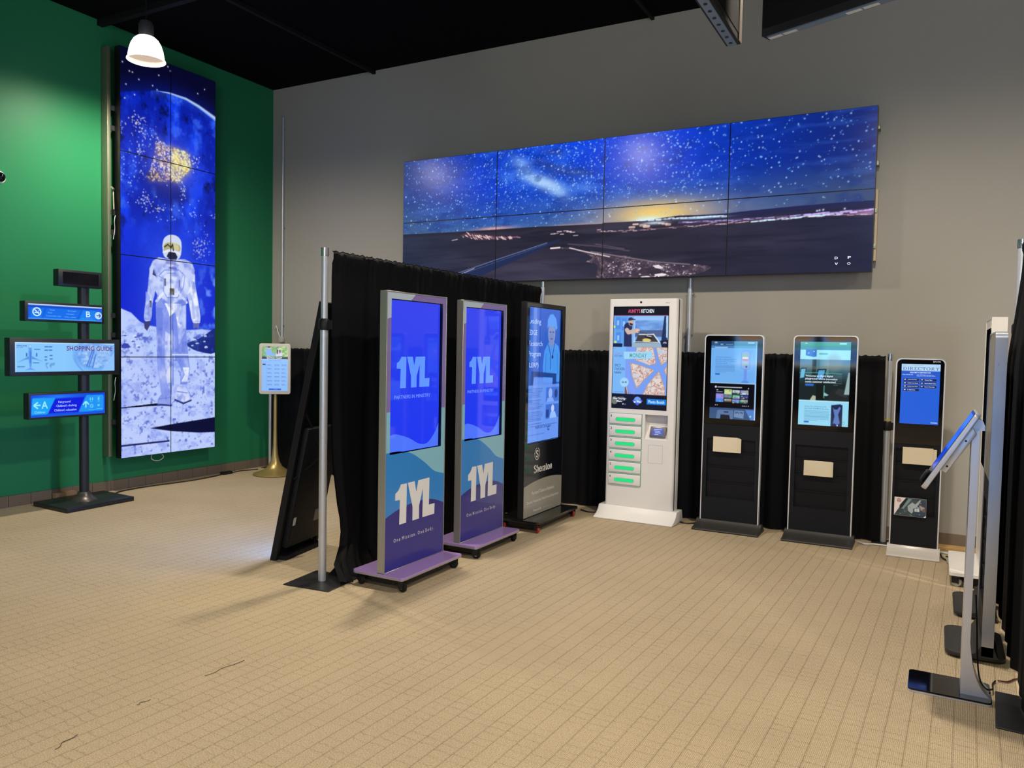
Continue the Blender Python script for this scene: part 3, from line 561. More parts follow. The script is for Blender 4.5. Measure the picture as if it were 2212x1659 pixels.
def paint_milky_way():
    A = MW; c = Canvas(4.85, 1.3748, 235, (20, 60, 160), seed=11); rng = c.rng
    X, Y = c.X, c.Y; h = sorted(A['hor']); hy = np.interp(X[0], [p[0] for p in h], [p[1] for p in h])[None, :]
    t = np.clip(Y/hy, 0, 1)
    c.a[:] = (8, 54, 190); c.mix(np.clip(1-np.abs(X-2.0)/2.2, 0, 1)*(1-t)*.7, (10, 72, 246))
    c.mix(np.clip((1.0-X)/1.0, 0, 1)*.85, (42, 62, 122)); c.mix(np.clip((X-3.3)/1.5, 0, 1)*.9, (14, 34, 104))
    c.mix(np.clip((t-.45)/.55, 0, 1)**1.2*.8, (66, 104, 152)); c.mix(np.clip((X-3.4)/1.4, 0, 1)*np.clip((t-.5)/.5, 0, 1)*.7, (66, 72, 104))
    c.mix(np.clip((.9-X)/.9, 0, 1)*np.clip((t-.6)/.4, 0, 1)*.6, (70, 92, 140))
    n = c.fbm(9, 22, 5); n2 = c.fbm(20, 40, 4); st = c.fbm(26, 16, 4)
    band = np.exp(-((Y-.30-.34*(X-1.7))/.24)**2)*np.exp(-((X-1.75)/.75)**2)
    c.mix(band*np.clip((n-.35)*2.2, 0, 1)*.75, (112, 165, 248)); c.mix(band*np.clip((.46-n)*5, 0, 1)*.7, (46, 70, 150))
    for (x, y), a in zip(A['milky'], (.55, .8, .95, .8, .7, .55)): c.glow(x, y, .13, .055, (190, 225, 255), a*.8, rot=.45)
    for (x, y) in A['dark']: c.glow(x, y, .14, .04, (60, 76, 140), .5, rot=.2)
    c.mix((t < 1)*np.clip((st-.52)*4, 0, 1)*.22, (80, 130, 235)); c.mix((t < 1)*np.clip((.46-n2)*5, 0, 1)*.35, (10, 40, 130))
    # glow of the far town
    c.glow(2.98, .78, .75, .17, (196, 168, 150), .85); c.glow(2.95, .77, .38, .11, (244, 206, 116), .95); c.glow(2.90, .825, .17, .035, (215, 250, 240), .95)
    c.glow(1.20, .812, .24, .018, (232, 170, 165), .9); c.glow(2.2, .83, .3, .02, (214, 170, 160), .5); c.glow(1.98, .835, .1, .012, (250, 214, 180), .7)
    # stars
    k = 0
    while k < 2600:
        x = rng.uniform(0, 4.85); y = rng.uniform(0, .82); d = .35 + .65*math.exp(-((x-2.1)/1.5)**2)
        if x > 3.4: d *= .55
        if rng.random() > d*(1 if y < .62 else .45): continue
        big = rng.random() < (.28 if x < 3 else .5)
        r = rng.uniform(.0050, .0080) if big else rng.uniform(.0028, .0045)
        c.dots([x], [y], [r], (205, 232, 255) if rng.random() < .6 else (120, 190, 255), [rng.uniform(.7, 1) if big else rng.uniform(.35, .9)]); k += 1
    # ground
    g = np.clip((Y-hy)/.006, 0, 1)
    c.mix(g, (42, 40, 58)); c.mix(g*np.clip((c.fbm(10, 8, 5)-.45)*3, 0, 1)*.8, (62, 58, 78)); c.mix(g*np.clip((c.fbm(44, 10, 4)-.5)*4, 0, 1)*.5, (26, 26, 44))
    c.mix(g*np.clip((1.2-X)/1.2, 0, 1)*.5, (36, 48, 84)); c.mix(g*np.clip((X-3.3)/1.4, 0, 1)*.55, (26, 30, 62)); c.mix(g*np.clip((Y-1.0)/.35, 0, 1)*np.clip(1-np.abs(X-1.7)/.9, 0, 1)*.5, (92, 84, 108))
    c.mix(np.clip((Y-hy)/.004, 0, 1)*np.clip(1-(Y-hy)/.07, 0, 1)*np.clip((X-3.0)/.8, 0, 1)*.85, (34, 38, 92))
    c.mix(np.clip((Y-hy)/.004, 0, 1)*np.clip(1-(Y-hy)/.05, 0, 1)*np.clip((3.0-X)/1, 0, 1)*.7, (34, 28, 38))
    c.poly(A['road'], (34, 44, 84), .95); c.line(A['roadl1'], .007, (150, 162, 200), .7); c.line(A['roadl2'], .005, (110, 122, 165), .6); c.line([(.66, 1.33), (.8, 1.275), (.95, 1.225)], .008, (196, 204, 228), .8)
    # lit band of the town
    def ribbon(p, wd, col, a, jit=.006, gap=.35):
        for i in range(len(p)-1):
            (x0, y0), (x1, y1) = p[i], p[i+1]; m_ = max(2, int((x1-x0)/.035))
            for j in range(m_):
                if rng.random() < gap: continue
                t0 = j/m_; t1 = (j+1.3)/m_; dy = rng.normal()*jit
                c.line([(x0+(x1-x0)*t0, y0+(y1-y0)*t0+dy), (x0+(x1-x0)*min(t1, 1), y0+(y1-y0)*min(t1, 1)+dy)], wd*rng.uniform(.5, 1.3), col, a*rng.uniform(.6, 1))
    c.line(A['bandtop'], .022, (96, 74, 120), .8); c.line(A['band'], .014, (96, 66, 84), .8)
    ribbon(A['band'], .007, (230, 196, 205), .9); ribbon(A['bandtop'], .009, (190, 180, 240), .9, .004, .25); ribbon(A['band2'], .014, (225, 240, 255), 1, .003, .15)
    ribbon([(3.85, .900), (4.3, .885), (4.6, .883)], .012, (205, 240, 255), 1, .003, .1); ribbon([(4.3, .872), (4.85, .862)], .014, (214, 180, 255), 1, .006, .1)
    ribbon([(2.7, .868), (3.1, .872)], .02, (250, 205, 190), .9, .012, .2); c.glow(2.95, .858, .12, .016, (225, 240, 255), .8); c.glow(3.4, .838, .2, .010, (190, 230, 255), .9); c.glow(4.8, .88, .12, .02, (225, 170, 220), .6)
    ribbon([(1.75, .905), (2.0, .905), (2.4, .905)], .010, (235, 205, 205), .9, .012, .45)
    for x, y in ((4.42, .838), (4.45, .836), (4.62, .838), (4.40, .842)): c.dots([x], [y], [.008], (230, 235, 255), [1])
    # lit rock ridge at the left
    c.poly(A['city'], (88, 62, 78), .9)
    for i in range(60):
        x = rng.uniform(.78, 1.5); y = np.interp(x, [.78, .95, 1.2, 1.5], [.862, .885, .91, .92])+rng.normal()*.014*(1.5-x)/.7
        c.line([(x, y-.008), (x+rng.uniform(.01, .04), y+rng.uniform(0, .02))], rng.uniform(.005, .012), (240, 205, 205) if rng.random() < .7 else (130, 90, 110), .9)
    c.poly(A['city2'], (230, 220, 225))
    # gravel in the foreground
    gv = np.maximum(c.mask(spline(A['grav'], 3)), c.mask(spline(A['grav2'], 3)))
    fn = c.fbm(150, 480, 2, .8); fm = c.fbm(30, 60, 4, .6); c.mix(gv*.7, (92, 74, 90)); c.mix(gv*np.clip((fm-.40)*3, 0, 1)*np.clip((fn-.50)*6, 0, 1)*.8, (196, 170, 178)); c.mix(gv*np.clip((.46-fn)*6, 0, 1)*.7, (50, 40, 56)); c.mix(gv*np.clip((.45-fm)*5, 0, 1)*.6, (54, 44, 60))
    c.line([(1.86, 1.05), (1.96, 1.047)], .016, (238, 220, 220)); c.line([(2.07, 1.055), (2.2, 1.09), (2.33, 1.12), (2.5, 1.16)], .012, (230, 210, 210), .9)
    for i in range(60):
        x = rng.uniform(2.45, 3.35); y = np.interp(x, [2.5, 3.3], [1.27, 1.345])+rng.normal()*.035; c.ell(x, y, rng.uniform(.004, .015), rng.uniform(.003, .007), (216, 204, 210), .85)
    c.poly(A['rocks'], (52, 44, 60), .9); c.poly([(2.94, 1.262), (3.0, 1.255), (3.05, 1.285), (3.02, 1.295), (2.97, 1.285)], (228, 220, 224)); c.poly([(2.96, 1.345), (3.04, 1.335), (3.09, 1.352), (3.05, 1.365), (2.97, 1.362)], (236, 228, 232)); c.poly([(2.82, 1.362), (2.90, 1.357), (2.93, 1.372), (2.84, 1.374)], (226, 216, 222)); c.line([(2.30, 1.10), (2.6, 1.16), (2.95, 1.225), (3.3, 1.262)], .010, (170, 150, 160), .6); c.line([(2.05, 1.015), (2.35, 1.05), (2.7, 1.11)], .012, (92, 78, 92), .8); c.line([(2.35, 1.03), (2.65, 1.09)], .008, (130, 112, 122), .6)
    return c
M_vw = screen_mat('video_wall_screen', .24, 1.0, base=.002, spec=.24)
M_bezel = mat('black_bezel', (0.004, 0.004, 0.005, 1), .4)
M_vwbody = mat('dark_display_housing', (0.012, 0.014, 0.015, 1), .5)
M_rail = mat('aluminium_rail', S(140, 142, 120), .4, metal=.7)
def video_wall(name, label, loc, rz, cvs, nx, ny, pw, ph, depth, rails):
    """local x to the right, z up from the lower edge, front at y = 0"""
    t = thing(name, label, 'video wall', loc, rz); t['kind'] = 'thing'
    for j in range(ny):
        for i in range(nx):
            x0 = i*pw; z0 = (ny-1-j)*ph; e = .0045
            p = MB().box(x0+.0008, x0+pw-.0008, .002, .085, z0+.0008, z0+ph-.0008).build('display_panel', M_bezel, t)
            screen('picture', p, cvs, x0+e, x0+pw-e, z0+ph-e, z0+e, .0, M_vw, (x0+e, j*ph+e, x0+pw-e, (j+1)*ph-e))
    rails(t)
    return t
def rails_left(t):
    for x in (-.075, .25, .55, .86, 1.15):
        box('mounting_rail', M_rail, t, x, x+.035, .09, .193, .02, 4.18, .003)
    for z in (.35, 1.25, 1.45, 2.3, 2.5, 3.35, 3.55):
        box('mounting_arm', M_vwbody, t, -.045, 1.18, .088, .10, z, z+.05)
    for z in (.9, 2.55):
        b = MB().cyl((-.03, .06, z), (-.02, .085, z+.2), .008, 8).cyl((-.03, .06, z+.2), (-.03, .10, z+.23), .012, 8); b.build('adjuster_bolt', M_rail, t)
        MB().tube(spline([(-.02, .05, z-.06), (-.035, .045, z-.12), (-.02, .06, z-.2), (-.03, .07, z-.3)]), .003, 6).build('cable', mat('white_cable', S(205, 205, 200), .5), t)
    MB().tube(spline([(.42, .07, .02), (.40, .06, -.05), (.47, .05, -.08), (.55, .06, -.05), (.53, .08, .0)]), .004, 6).build('cable', MATS['white_cable'], t)
def rails_back(t):
    for z in (.2, .5, .9, 1.2): box('mounting_rail', M_rail, t, .05, 4.865, .09, .178, z, z+.04, .003)
    for x in (.3, 1.5, 2.7, 3.9): box('mounting_arm', M_vwbody, t, x, x+.05, .086, .10, .05, 1.32)
    box('side_bracket', mat('cream_bracket', S(190, 170, 140), .5), t, 4.85, 4.868, .10, .178, .1, .7)
AS = paint_astronaut(); MWc = paint_milky_way()
vwl = video_wall('tiled_video_display', 'tall two by four video wall showing an astronaut on the moon, on green wall', (-7.3556, 5.1126, .3556), PI/2, AS, 2, 4, .5965, 1.0495, .15, rails_left)
vwb = video_wall('tiled_video_display', 'wide four by two video wall showing a starry night sky over a road', (-5.3522, 7.1995, 2.272), 0, MWc, 4, 2, 1.2125, .6874, .13, rails_back)
lt = emis(240, 244, 255, 1.0)
for s, (x, y) in zip('DPVO', MW['letters']):
    text(vwb, s, x-.013, x+.013, 1.3748-y-.011, 1.3748-y+.011, -.001, lt, .03)
# ------------------------------------------------------------------ shared finishes
M_silver = mat('brushed_silver', S(176, 176, 172), .38, metal=.75)
M_silverlight = mat('bright_silver', S(222, 223, 226), .3, metal=.25)
M_blackglass = mat('black_glass', (0.002, 0.002, 0.003, 1), .05, spec=.42, var=.01)
M_matteblack = mat('matte_black_powder', (0.0065, 0.0072, 0.0092, 1), .6, spec=.25)
M_darkblack = mat('black_plastic', (0.006, 0.006, 0.007, 1), .5, spec=.35)
M_rubber = mat('black_rubber', (0.012, 0.012, 0.012, 1), .75, spec=.2)
M_white = mat('white_enamel', S(226, 222, 216), .4, spec=.4)
M_cable = mat('black_cable', (0.006, 0.006, 0.007, 1), .55)
M_chrome = mat('chrome', (.7, .7, .7, 1), .2, metal=1.0)
M_scr = screen_mat('glossy_screen', .05, 1.0, base=.002, spec=.45)
M_scrm = screen_mat('satin_screen', .22, 1.0, spec=.4)

def caster(parent, x, y, r, wheel, ang, hub=None):
    """swivel caster: fork with its wheel and brake lever, standing on the floor"""
    b = MB()
    c, s = math.cos(ang), math.sin(ang)
    b.box(-.022, .022, -.022, .022, 2*r+.004, 2*r+.010)
    for k in (-1, 1): b.box(-.016, .03, k*.014-.002, k*.014+.002, r*.7, 2*r+.006)
    b.box(.02, .05, -.012, .012, 2*r-.012, 2*r-.006)
    mtx = Matrix.Translation((x, y, 0)) @ Matrix.Rotation(ang, 4, 'Z')
    p = b.xf(mtx).build('caster', M_blackmetal, parent)
    wb = MB().cyl((.012, -.010, r), (.012, .010, r), r, 18); wb.xf(mtx).build('wheel', wheel, p, bevel=.003, seg=1)
    hb = MB().cyl((.012, -.0125, r), (.012, .0125, r), r*.45, 12); hb.xf(mtx).build('hub', hub or M_chrome, p)
    return p

# ------------------------------------------------------------------ upright posts and drapes
M_pole = mat('anodised_aluminium', S(196, 198, 202), .34, metal=.5)
M_plate = mat('steel_base_plate', S(46, 46, 47), .42, metal=.6, var=.15, nscale=9)
def upright(label, x, y, zc, zt, rz, r=.026, plate=.355, yellow=False, lean=0.0):
    t = thing('upright_post', label, 'post', (x, y, 0), rz, 'pipe and drape uprights')
    h = plate/2
    MB().box(-h, h, -h, h, .0005, .0065).build('base_plate', M_plate, t, bevel=.002, seg=1)
    for px, py in ((-.09, -.11), (.03, -.13)): MB().lathe([(.001, .0064), (.006, .0068), (.001, .0069)], 8, (px, py, 0)).build('plate_hole', M_blackmetal, t)
    MB().cyl((0, 0, .006), (lean*.6, 0, zc), r, 20).build('lower_tube', M_pole, t, smooth=True)
    MB().cyl((lean*.6, 0, zc-.02), (lean, 0, zt-.05), r*.84, 20).build('upper_tube', M_pole, t, smooth=True)
    MB().cyl((lean, 0, zt-.055), (lean, 0, zt), r*.95, 20).build('top_cap', M_chrome, t, smooth=True)
    b = MB().lathe([(.001, -.035), (r*1.25, -.035), (r*1.4, -.02), (r*1.4, .025), (r*1.1, .04), (.001, .04)], 20, (lean*.6, 0, zc)); b.box(lean*.6+r, lean*.6+r+.03, -.012, .012, zc-.03, zc+.03)
    b.build('height_clamp', M_darkblack, t, smooth=True)
    if yellow: MB().lathe([(.001, .045), (r*1.0, .045), (r*1.0, .06), (.001, .06)], 16, (lean*.6, 0, zc)).build('tape_band', mat('yellow_tape', S(200, 170, 60), .5), t)
    return t
def fabric_mat():
    m = bpy.data.materials.new('black_drape_cloth'); m.use_nodes = True; nt = m.node_tree; N = nt.nodes; L = nt.links; p = N['Principled BSDF']
    tc = N.new('ShaderNodeTexCoord'); n = N.new('ShaderNodeTexNoise'); n.inputs['Scale'].default_value = 450; L.new(tc.outputs['Object'], n.inputs['Vector'])
    b = N.new('ShaderNodeBump'); b.inputs['Strength'].default_value = .2; b.inputs['Distance'].default_value = .001; L.new(n.outputs['Fac'], b.inputs['Height']); L.new(b.outputs['Normal'], p.inputs['Normal'])
    p.inputs['Base Color'].default_value = (.0035, .0035, .0042, 1); p.inputs['Roughness'].default_value = .7; p.inputs['Sheen Weight'].default_value = .0; p.inputs['Sheen Roughness'].default_value = .4; p.inputs['Specular IOR Level'].default_value = .13
    return m
M_drape = fabric_mat()
def drape(label, p0, p1, zt, side, amp=.03, seed=1, edge=None, puddle=0.0, zb=.012, freq=1.0, spread=0.0, lift=None):
    """gathered black curtain from p0 to p1; side = unit normal that the folds bulge along"""
    rng = random.Random(seed); p0 = Vector((*p0, 0)); p1 = Vector((*p1, 0)); d = p1-p0; Ln = d.length; u = d/Ln; n = Vector((side[0], side[1], 0))
    N = int(Ln/.017); rows = []
    ph = [rng.uniform(0, 6.28) for _ in range(6)]
    zs = [zt+.022, zt+.016, zt+.004, zt-.012, zt-.03, zt-.06] + [zt-.06-(zt-.06-zb)*k/22 for k in range(1, 23)]
    for z in zs:
        k = max(0.0, min(1.0, (zt-z)/zt)); row = []
        for i in range(N+1):
            s = i/N*Ln; warp = s + .05*math.sin(s*5.1+ph[0]) + .03*math.sin(s*11.7+ph[1])
            f = math.sin(warp*26*freq+ph[2]) + .55*math.sin(warp*47*freq+ph[3]) + .35*math.sin(s*9+ph[4]+k*1.5)
            fine = math.sin(s*150+ph[5]) + .7*math.sin(s*231+ph[1])
            a = amp*(.28+.72*min(1, k*1.6)); o = a*f*.55 + (.006 if k < .05 else .003*max(0, 1-k*3))*fine
            if k <= .0: o = o*.5
            if abs(z-zt+.012) < .02: o += .012
            o += spread*min(1, k*3.2)**1.3
            ss = s + .012*math.sin(s*31+ph[0])*k
            if edge: ss += edge(z)*max(0, 1-s/.35)
            zz = z
            if z > zt+.001: zz = z + .004*math.sin(s*120+ph[2]) + .003*math.sin(s*67)
            if puddle and z < .16:
                q = max(0, 1-s/.6); o += puddle*q*(1-z/.16)*(.6+.6*math.sin(s*37)+.35*math.sin(s*83+z*60))
                zz += .03*q*math.sin(s*53+z*40)*.5+.012*q
                ss -= .09*q*(1-z/.16)*(.7+.4*math.sin(s*61))
            P = p0 + u*ss + n*(o + side[2] if len(side) > 2 else o); row.append((P.x, P.y, max(.0095, zz)))
        rows.append(row)
    o = MB().grid(rows).build('drape_curtain', M_drape, None, smooth=True, fixn=False)
    for q in o.data.polygons: q.use_smooth = True
    return tag(o, label, 'curtain', 'black pipe and drape curtains')

upright('silver post with steel plate at the near end of the tall black curtain', -3.525, 3.90, 1.70, 2.20, math.radians(6))
upright('silver post at the far end of the tall black curtain, by the wall', -3.50, 7.055, 1.70, 2.245, 0, .024, .22)
def front_edge(z):
    return float(np.interp(z, [0, .08, .15, .22, .35, .5, .8, 1.2, 2.3], [-.02, .0, .06, .12, .12, .08, .03, .01, .0]))
drape('tall black gathered curtain standing behind the blue and purple kiosks', (-3.50, 3.942), (-3.50, 7.015), 2.165, (1, 0), .035, 4, front_edge, .21)
upright('silver post behind the gold seating chart stand in the corner', -7.40, 7.21, 1.30, 1.56, 0, .022, .16)
upright('silver post with yellow tape, left of the blue directory totem', -.338, 7.22, .98, 1.585, 0, .024, .17, True)
drape('low black curtain along the back wall left of the tall curtain', (-7.36, 7.20), (-3.62, 7.20), 1.50, (0, -1), .028, 8)
drape('low black curtain along the back wall behind the white kiosk', (-3.36, 7.20), (-.37, 7.20), 1.545, (0, -1), .028, 9)

# ------------------------------------------------------------------ slim advertising kiosks on trolleys
def ad_kiosk(name, label, group, loc, rz, w, z0, z1, opening, zones, M_frame, M_plate_, M_trim, base, wheel, hub, cv, depth=.055, back=None, recess=.02, front=-.05, scr=M_scr, cast_r=.032):
    t = thing(name, label, 'kiosk', loc, rz, group)
    x0, x1 = -w/2, w/2; ox0, ox1, oz0, oz1 = opening; y = front
    # trolley
    bx0, bx1, by0, by1 = base
    MB().prism(rrect(bx0, bx1, by0, by1, .02, 4), z0-.014, z0-.001, 'z').build('base_plate', M_plate_, t)
    MB().prism(rrect(bx0-.001, bx1+.001, by0-.001, by1+.001, .02, 4), z0-.022, z0-.014, 'z').build('base_trim', M_trim, t)
    box('undercarriage', M_darkblack, t, bx0+.06, bx1-.06, by0+.055, by1-.055, .028, z0-.022)
    for cx in (bx0+.04, bx1-.04):
        for cy in (by0+.035, by1-.035): caster(t, cx, cy, (z0-.033)/2, wheel, random.uniform(-.6, .6) + (PI/2 if cx > 0 else -PI/2), hub)
    # shell
    e = .008
    b = MB().box(x0, x0+e, y-.001, y+depth, z0, z1).box(x1-e, x1, y-.001, y+depth, z0, z1).box(x0+e, x1-e, y-.001, y+depth, z1-e, z1).box(x0+e, x1-e, y-.001, y+depth, z0, z0+.004)
    b.build('frame', M_frame, t, bevel=.0012, seg=1)
    box('back_panel', back or M_matteblack, t, x0+e, x1-e, y+depth-.012, y+depth-.002, z0+.004, z1-e)
    for nm, m, pts in zones:
        q = sheet(nm, m, t, pts, y+.002)
    b = MB()
    yb = y+.002+recess
    b.poly([(ox0, y+.002, oz0), (ox0, yb, oz0), (ox0, yb, oz1), (ox0, y+.002, oz1)]).poly([(ox1, y+.002, oz0), (ox1, y+.002, oz1), (ox1, yb, oz1), (ox1, yb, oz0)])
    b.poly([(ox0, y+.002, oz1), (ox0, yb, oz1), (ox1, yb, oz1), (ox1, y+.002, oz1)]).poly([(ox0, y+.002, oz0), (ox1, y+.002, oz0), (ox1, yb, oz0), (ox0, yb, oz0)])
    b.poly([(ox0, yb+.001, oz0), (ox1, yb+.001, oz0), (ox1, yb+.001, oz1), (ox0, yb+.001, oz1)])
    b.build('screen_reveal', M_blackglass, t, fixn=False)
    s = screen('screen', t, cv, ox0+.004, ox1-.006, oz1-.004, oz0+.003, yb, scr)
    return t, s, yb
pale = mat('pale_blue_print', S(176, 192, 208), .3, coat=.3); purple = mat('purple_print', S(128, 110, 172), .3, coat=.3); teal = mat('teal_print', S(132, 190, 212), .3, coat=.3)
midblue = mat('mid_blue_print', S(46, 132, 212), .3, coat=.3); navy = mat('navy_print', S(38, 38, 130), .3, coat=.3); logo_m = mat('white_vinyl', S(220, 221, 224), .4)
lilac = mat('lilac_base_gloss', S(162, 132, 190), .22, coat=.4)
def yl_zones(w):
    k = w/.69; X = lambda v: v*k-w/2
    curve = [(0, .878), (.14, .880), (.286, .852), (.44, .775), (.56, .70), (.69, .665)]; nav = [(0, .455), (.15, .495), (.345, .515), (.53, .505), (.69, .455)]
    cb = spline(curve, 5); nb = spline(nav, 5); P = lambda L: [(X(a), z) for a, z in L]
    return [('graphic_band', pale, P([(0, 1.74), (.05, 1.752), (.05, 1.873), (.262, 1.873), (.315, 1.916), (0, 1.916)])),
            ('graphic_band', purple, P([(.315, 1.916), (.262, 1.873), (.64, 1.872), (.64, 1.14), (.69, 1.14), (.69, 1.916)])),
            ('graphic_band', purple, P([(0, 1.143), (.05, 1.143), (.05, 1.752), (0, 1.74)])),
            ('graphic_band', teal, P([(0, .878), (.05, .879), (.05, 1.143), (0, 1.143)])),
            ('graphic_band', teal, P([(.05, .866), (.64, .866), (.64, 1.14), (.69, 1.14), (.69, .665)] + [q for q in cb[::-1] if .05 < q[0] < .69] + [(.05, .8795)])),
            ('graphic_band', midblue, P(cb + nb[::-1])),
            ('graphic_band', navy, P(nb + [(.69, .10), (0, .10)]))]
def yl_canvas(seed):
    c = Canvas(.59, 1.006, 60, (36, 60, 236), norm=True, seed=seed)
    c.mix(np.clip(1-c.Y/(.45*c.H), 0, 1)*.5, (52, 62, 232)); c.mix(np.clip((c.Y/c.H-.4)*1.5, 0, 1)*.6, (30, 52, 244))
    return c
def yl_kiosk(label, loc, w, seed):
    k = w/.69; X = lambda v: v*k-w/2
    t, s, yb = ad_kiosk('advertising_kiosk', label, 'blue and purple kiosks on trolleys', loc, PI/2, w, .10, 1.922, (X(.05), X(.64), .866, 1.872), yl_zones(w), M_silver, lilac, M_silver,
                        (-w/2-.012, w/2+.012, -.205, .20), M_rubber, M_chrome, yl_canvas(seed))
    s.name = 'screen'
    wave = spline([(.05, .978), (.13, .992), (.28, .955), (.40, .905), (.50, .903), (.585, .965), (.633, 1.03)], 6)
    sheet('wave_graphic', emis(76, 116, 250, 1.0, rough=.05), s, [(X(a), z) for a, z in wave] + [(X(.633), .870), (X(.054), .870)], yb-.0006)
    lg = emis(96, 150, 255, 1.0, rough=.05)
    sheets('logo', lg, s, [[(X((a-.34)*.82+.325), (z-.526)*.78+1.397) for a, z in q] for q in LOGO], yb-.0012)
    text(s, 'PARTNERS IN MINISTRY', X(.115), X(.525), 1.222, 1.246, yb-.0012, emis(120, 160, 255, 1.0, rough=.05))
    sheets('logo', logo_m, t, [[(X(a), z) for a, z in q] for q in LOGO], -.0492)
    text(t, 'O n e  M i s s i o n .  O n e  B o d y .', X(.10), X(.565), .275, .308, -.0492, logo_m, .004)
    return t
yl_kiosk('nearest blue and purple kiosk with white block-letter logo on lilac trolley', (-3.12, 4.317, 0), .69, 1)
yl_kiosk('second blue and purple kiosk, between the nearest one and the black kiosk', (-3.135, 5.235, 0), .665, 2)

def sheraton_canvas():
    c = Canvas(.668, 1.19, 250, (46, 96, 200), norm=True, seed=5)
    c.mix(np.clip(.5-c.X/c.W, 0, 1)*.8, (30, 66, 170)); c.mix(np.clip(1-c.Y/(.25*c.H), 0, 1)*.5, (70, 110, 215))
    c.rect(.10, 0, .34, .60, (84, 130, 226), .45); c.rect(.16, 0, .26, .62, (126, 160, 240), .45)
    c.rect(0, .40, .26, .58, (36, 80, 190), .6)
    # nurse picture
    c.poly([(.50, .32), (.62, .255), (.72, .26), (.80, .25), (.95, .28), (1, .34), (1, .56), (.50, .56), (.46, .44)], (74, 150, 240))
    c.poly([(.64, .26), (.72, .30), (.80, .255), (.78, .24), (.66, .24)], (120, 140, 190))
    c.ell(.72, .185, .115, .085, (128, 150, 205)); c.ell(.72, .22, .07, .05, (120, 140, 200))
    c.poly([(.58, .15), (.59, .08), (.66, .04), (.76, .035), (.86, .07), (.90, .14), (.84, .16), (.82, .13), (.62, .13)], (96, 160, 250))
    c.line([(.66, .175), (.70, .172)], .012, (40, 60, 120)); c.line([(.75, .172), (.79, .175)], .012, (40, 60, 120)); c.line([(.69, .225), (.75, .225)], .012, (90, 70, 120))
    c.line([(.62, .27), (.70, .35), (.70, .46)], .014, (34, 60, 140)); c.line([(.82, .26), (.76, .36)], .014, (34, 60, 140)); c.ell(.76, .365, .03, .014, (34, 60, 140))
    c.line([(.56, .34), (.54, .50)], .012, (50, 110, 210)); c.line([(.92, .34), (.94, .50)], .012, (50, 110, 210))
    # open laptop and page below
    c.poly([(.12, .47), (.90, .495), (.90, .65), (.78, .65), (.78, .525), (.22, .51), (.20, .60), (.08, .60)], (30, 62, 130), .9)
    c.rect(0, .575, 1, 1, (120, 165, 250), .8); c.poly([(.20, .515), (.77, .53), (.77, .575), (.18, .575)], (110, 156, 246), .8)
    for k in range(22):
        y = .60+k*.0125
        if k % 7 == 6: continue
        c.rect(.05, y, .05+.45*(.75+.25*c.rng.random()), y+.0045, (60, 96, 186), .8)
    c.rect(.58, .60, .99, .71, (70, 116, 214)); c.ell(.72, .645, .06, .04, (150, 180, 246)); c.poly([(.60, .71), (.64, .68), (.80, .68), (.84, .71)], (130, 170, 250)); c.ell(.9, .65, .05, .035, (44, 70, 140))
    c.rect(.58, .73, .99, .84, (64, 110, 208)); c.ell(.80, .765, .05, .03, (190, 206, 250)); c.poly([(.70, .84), (.74, .79), (.88, .79), (.94, .84)], (150, 190, 255)); c.rect(.59, .77, .68, .83, (40, 70, 150))
    c.rect(.10, .88, .95, .885, (60, 90, 190), .8); c.rect(.08, .945, .55, .95, (60, 90, 190), .6); c.ell(.68, .915, .035, .016, (30, 50, 140)); c.ell(.685, .913, .022, .009, (120, 165, 250))
    for y in (.70, .74, .80, .86, .90): c.rect(.02, y, .05, y+.03, (70, 110, 210), .6)
    return c
SW = .785
sx = lambda v: v-SW/2
blackprint = mat('gloss_black_print', (0.006, 0.007, 0.010, 1), .12, spec=.5, var=.02); greige = mat('greige_print', S(150, 146, 134), .3, coat=.2)
arc = spline([(0, .372), (.2, .400), (.42, .412), (.62, .405), (.785, .383)], 5)
shz = [('graphic_band', blackprint, [(sx(0), 1.965), (sx(0), .74), (sx(.06), .74), (sx(.06), 1.935), (sx(.73), 1.935), (sx(.73), .74), (sx(.785), .74), (sx(.785), 1.965)]),
       ('graphic_band', blackprint, [(sx(0), .74)] + [(sx(a), z) for a, z in arc] + [(sx(.785), .74)]),
       ('graphic_band', greige, [(sx(a), z) for a, z in arc] + [(sx(.785), .10), (sx(0), .10)])]
red = mat('red_rubber_wheel', S(170, 52, 40), .45)
M_blackframe = mat('black_aluminium_frame', (0.012, 0.012, 0.013, 1), .35, spec=.5)
sh, shs, yb = ad_kiosk('advertising_kiosk', 'black kiosk with hotel crest and nurse on screen, on red wheels', None, (-3.12, 6.285, 0), PI/2, SW, .10, 1.972, (sx(.06), sx(.73), .745, 1.935), shz, M_blackframe, mat('gloss_black_plate', (.008, .008, .009, 1), .15, spec=.6, var=.03), M_blackframe,
                       (-SW/2-.03, SW/2+.03, -.21, .20), red, M_chrome, sheraton_canvas(), scr=M_scr)
g0 = lambda a: a-6.285
lt = emis(190, 215, 255, 1.0, rough=.05)
texts(shs, [('Leading', sx(.085), sx(.315), 1.775, 1.835), ('EDGE', sx(.085), sx(.245), 1.69, 1.735), ('Research', sx(.085), sx(.35), 1.595, 1.64), ('Program', sx(.085), sx(.32), 1.49, 1.55), ('(LERP)', sx(.08), sx(.28), 1.395, 1.45)], yb-.001, lt)
texts(shs, [('HealthLink Connections', sx(.24), sx(.56), .862, .888)], yb-.001, emis(34, 52, 130, 1.0, rough=.05), .01)
vin = mat('white_vinyl_serif', S(232, 230, 224), .4)
sheets('lettering', vin, sh, serif('Sheraton', g0(6.086), g0(6.455), .478, .542, .19, .10, .05), -.0492)
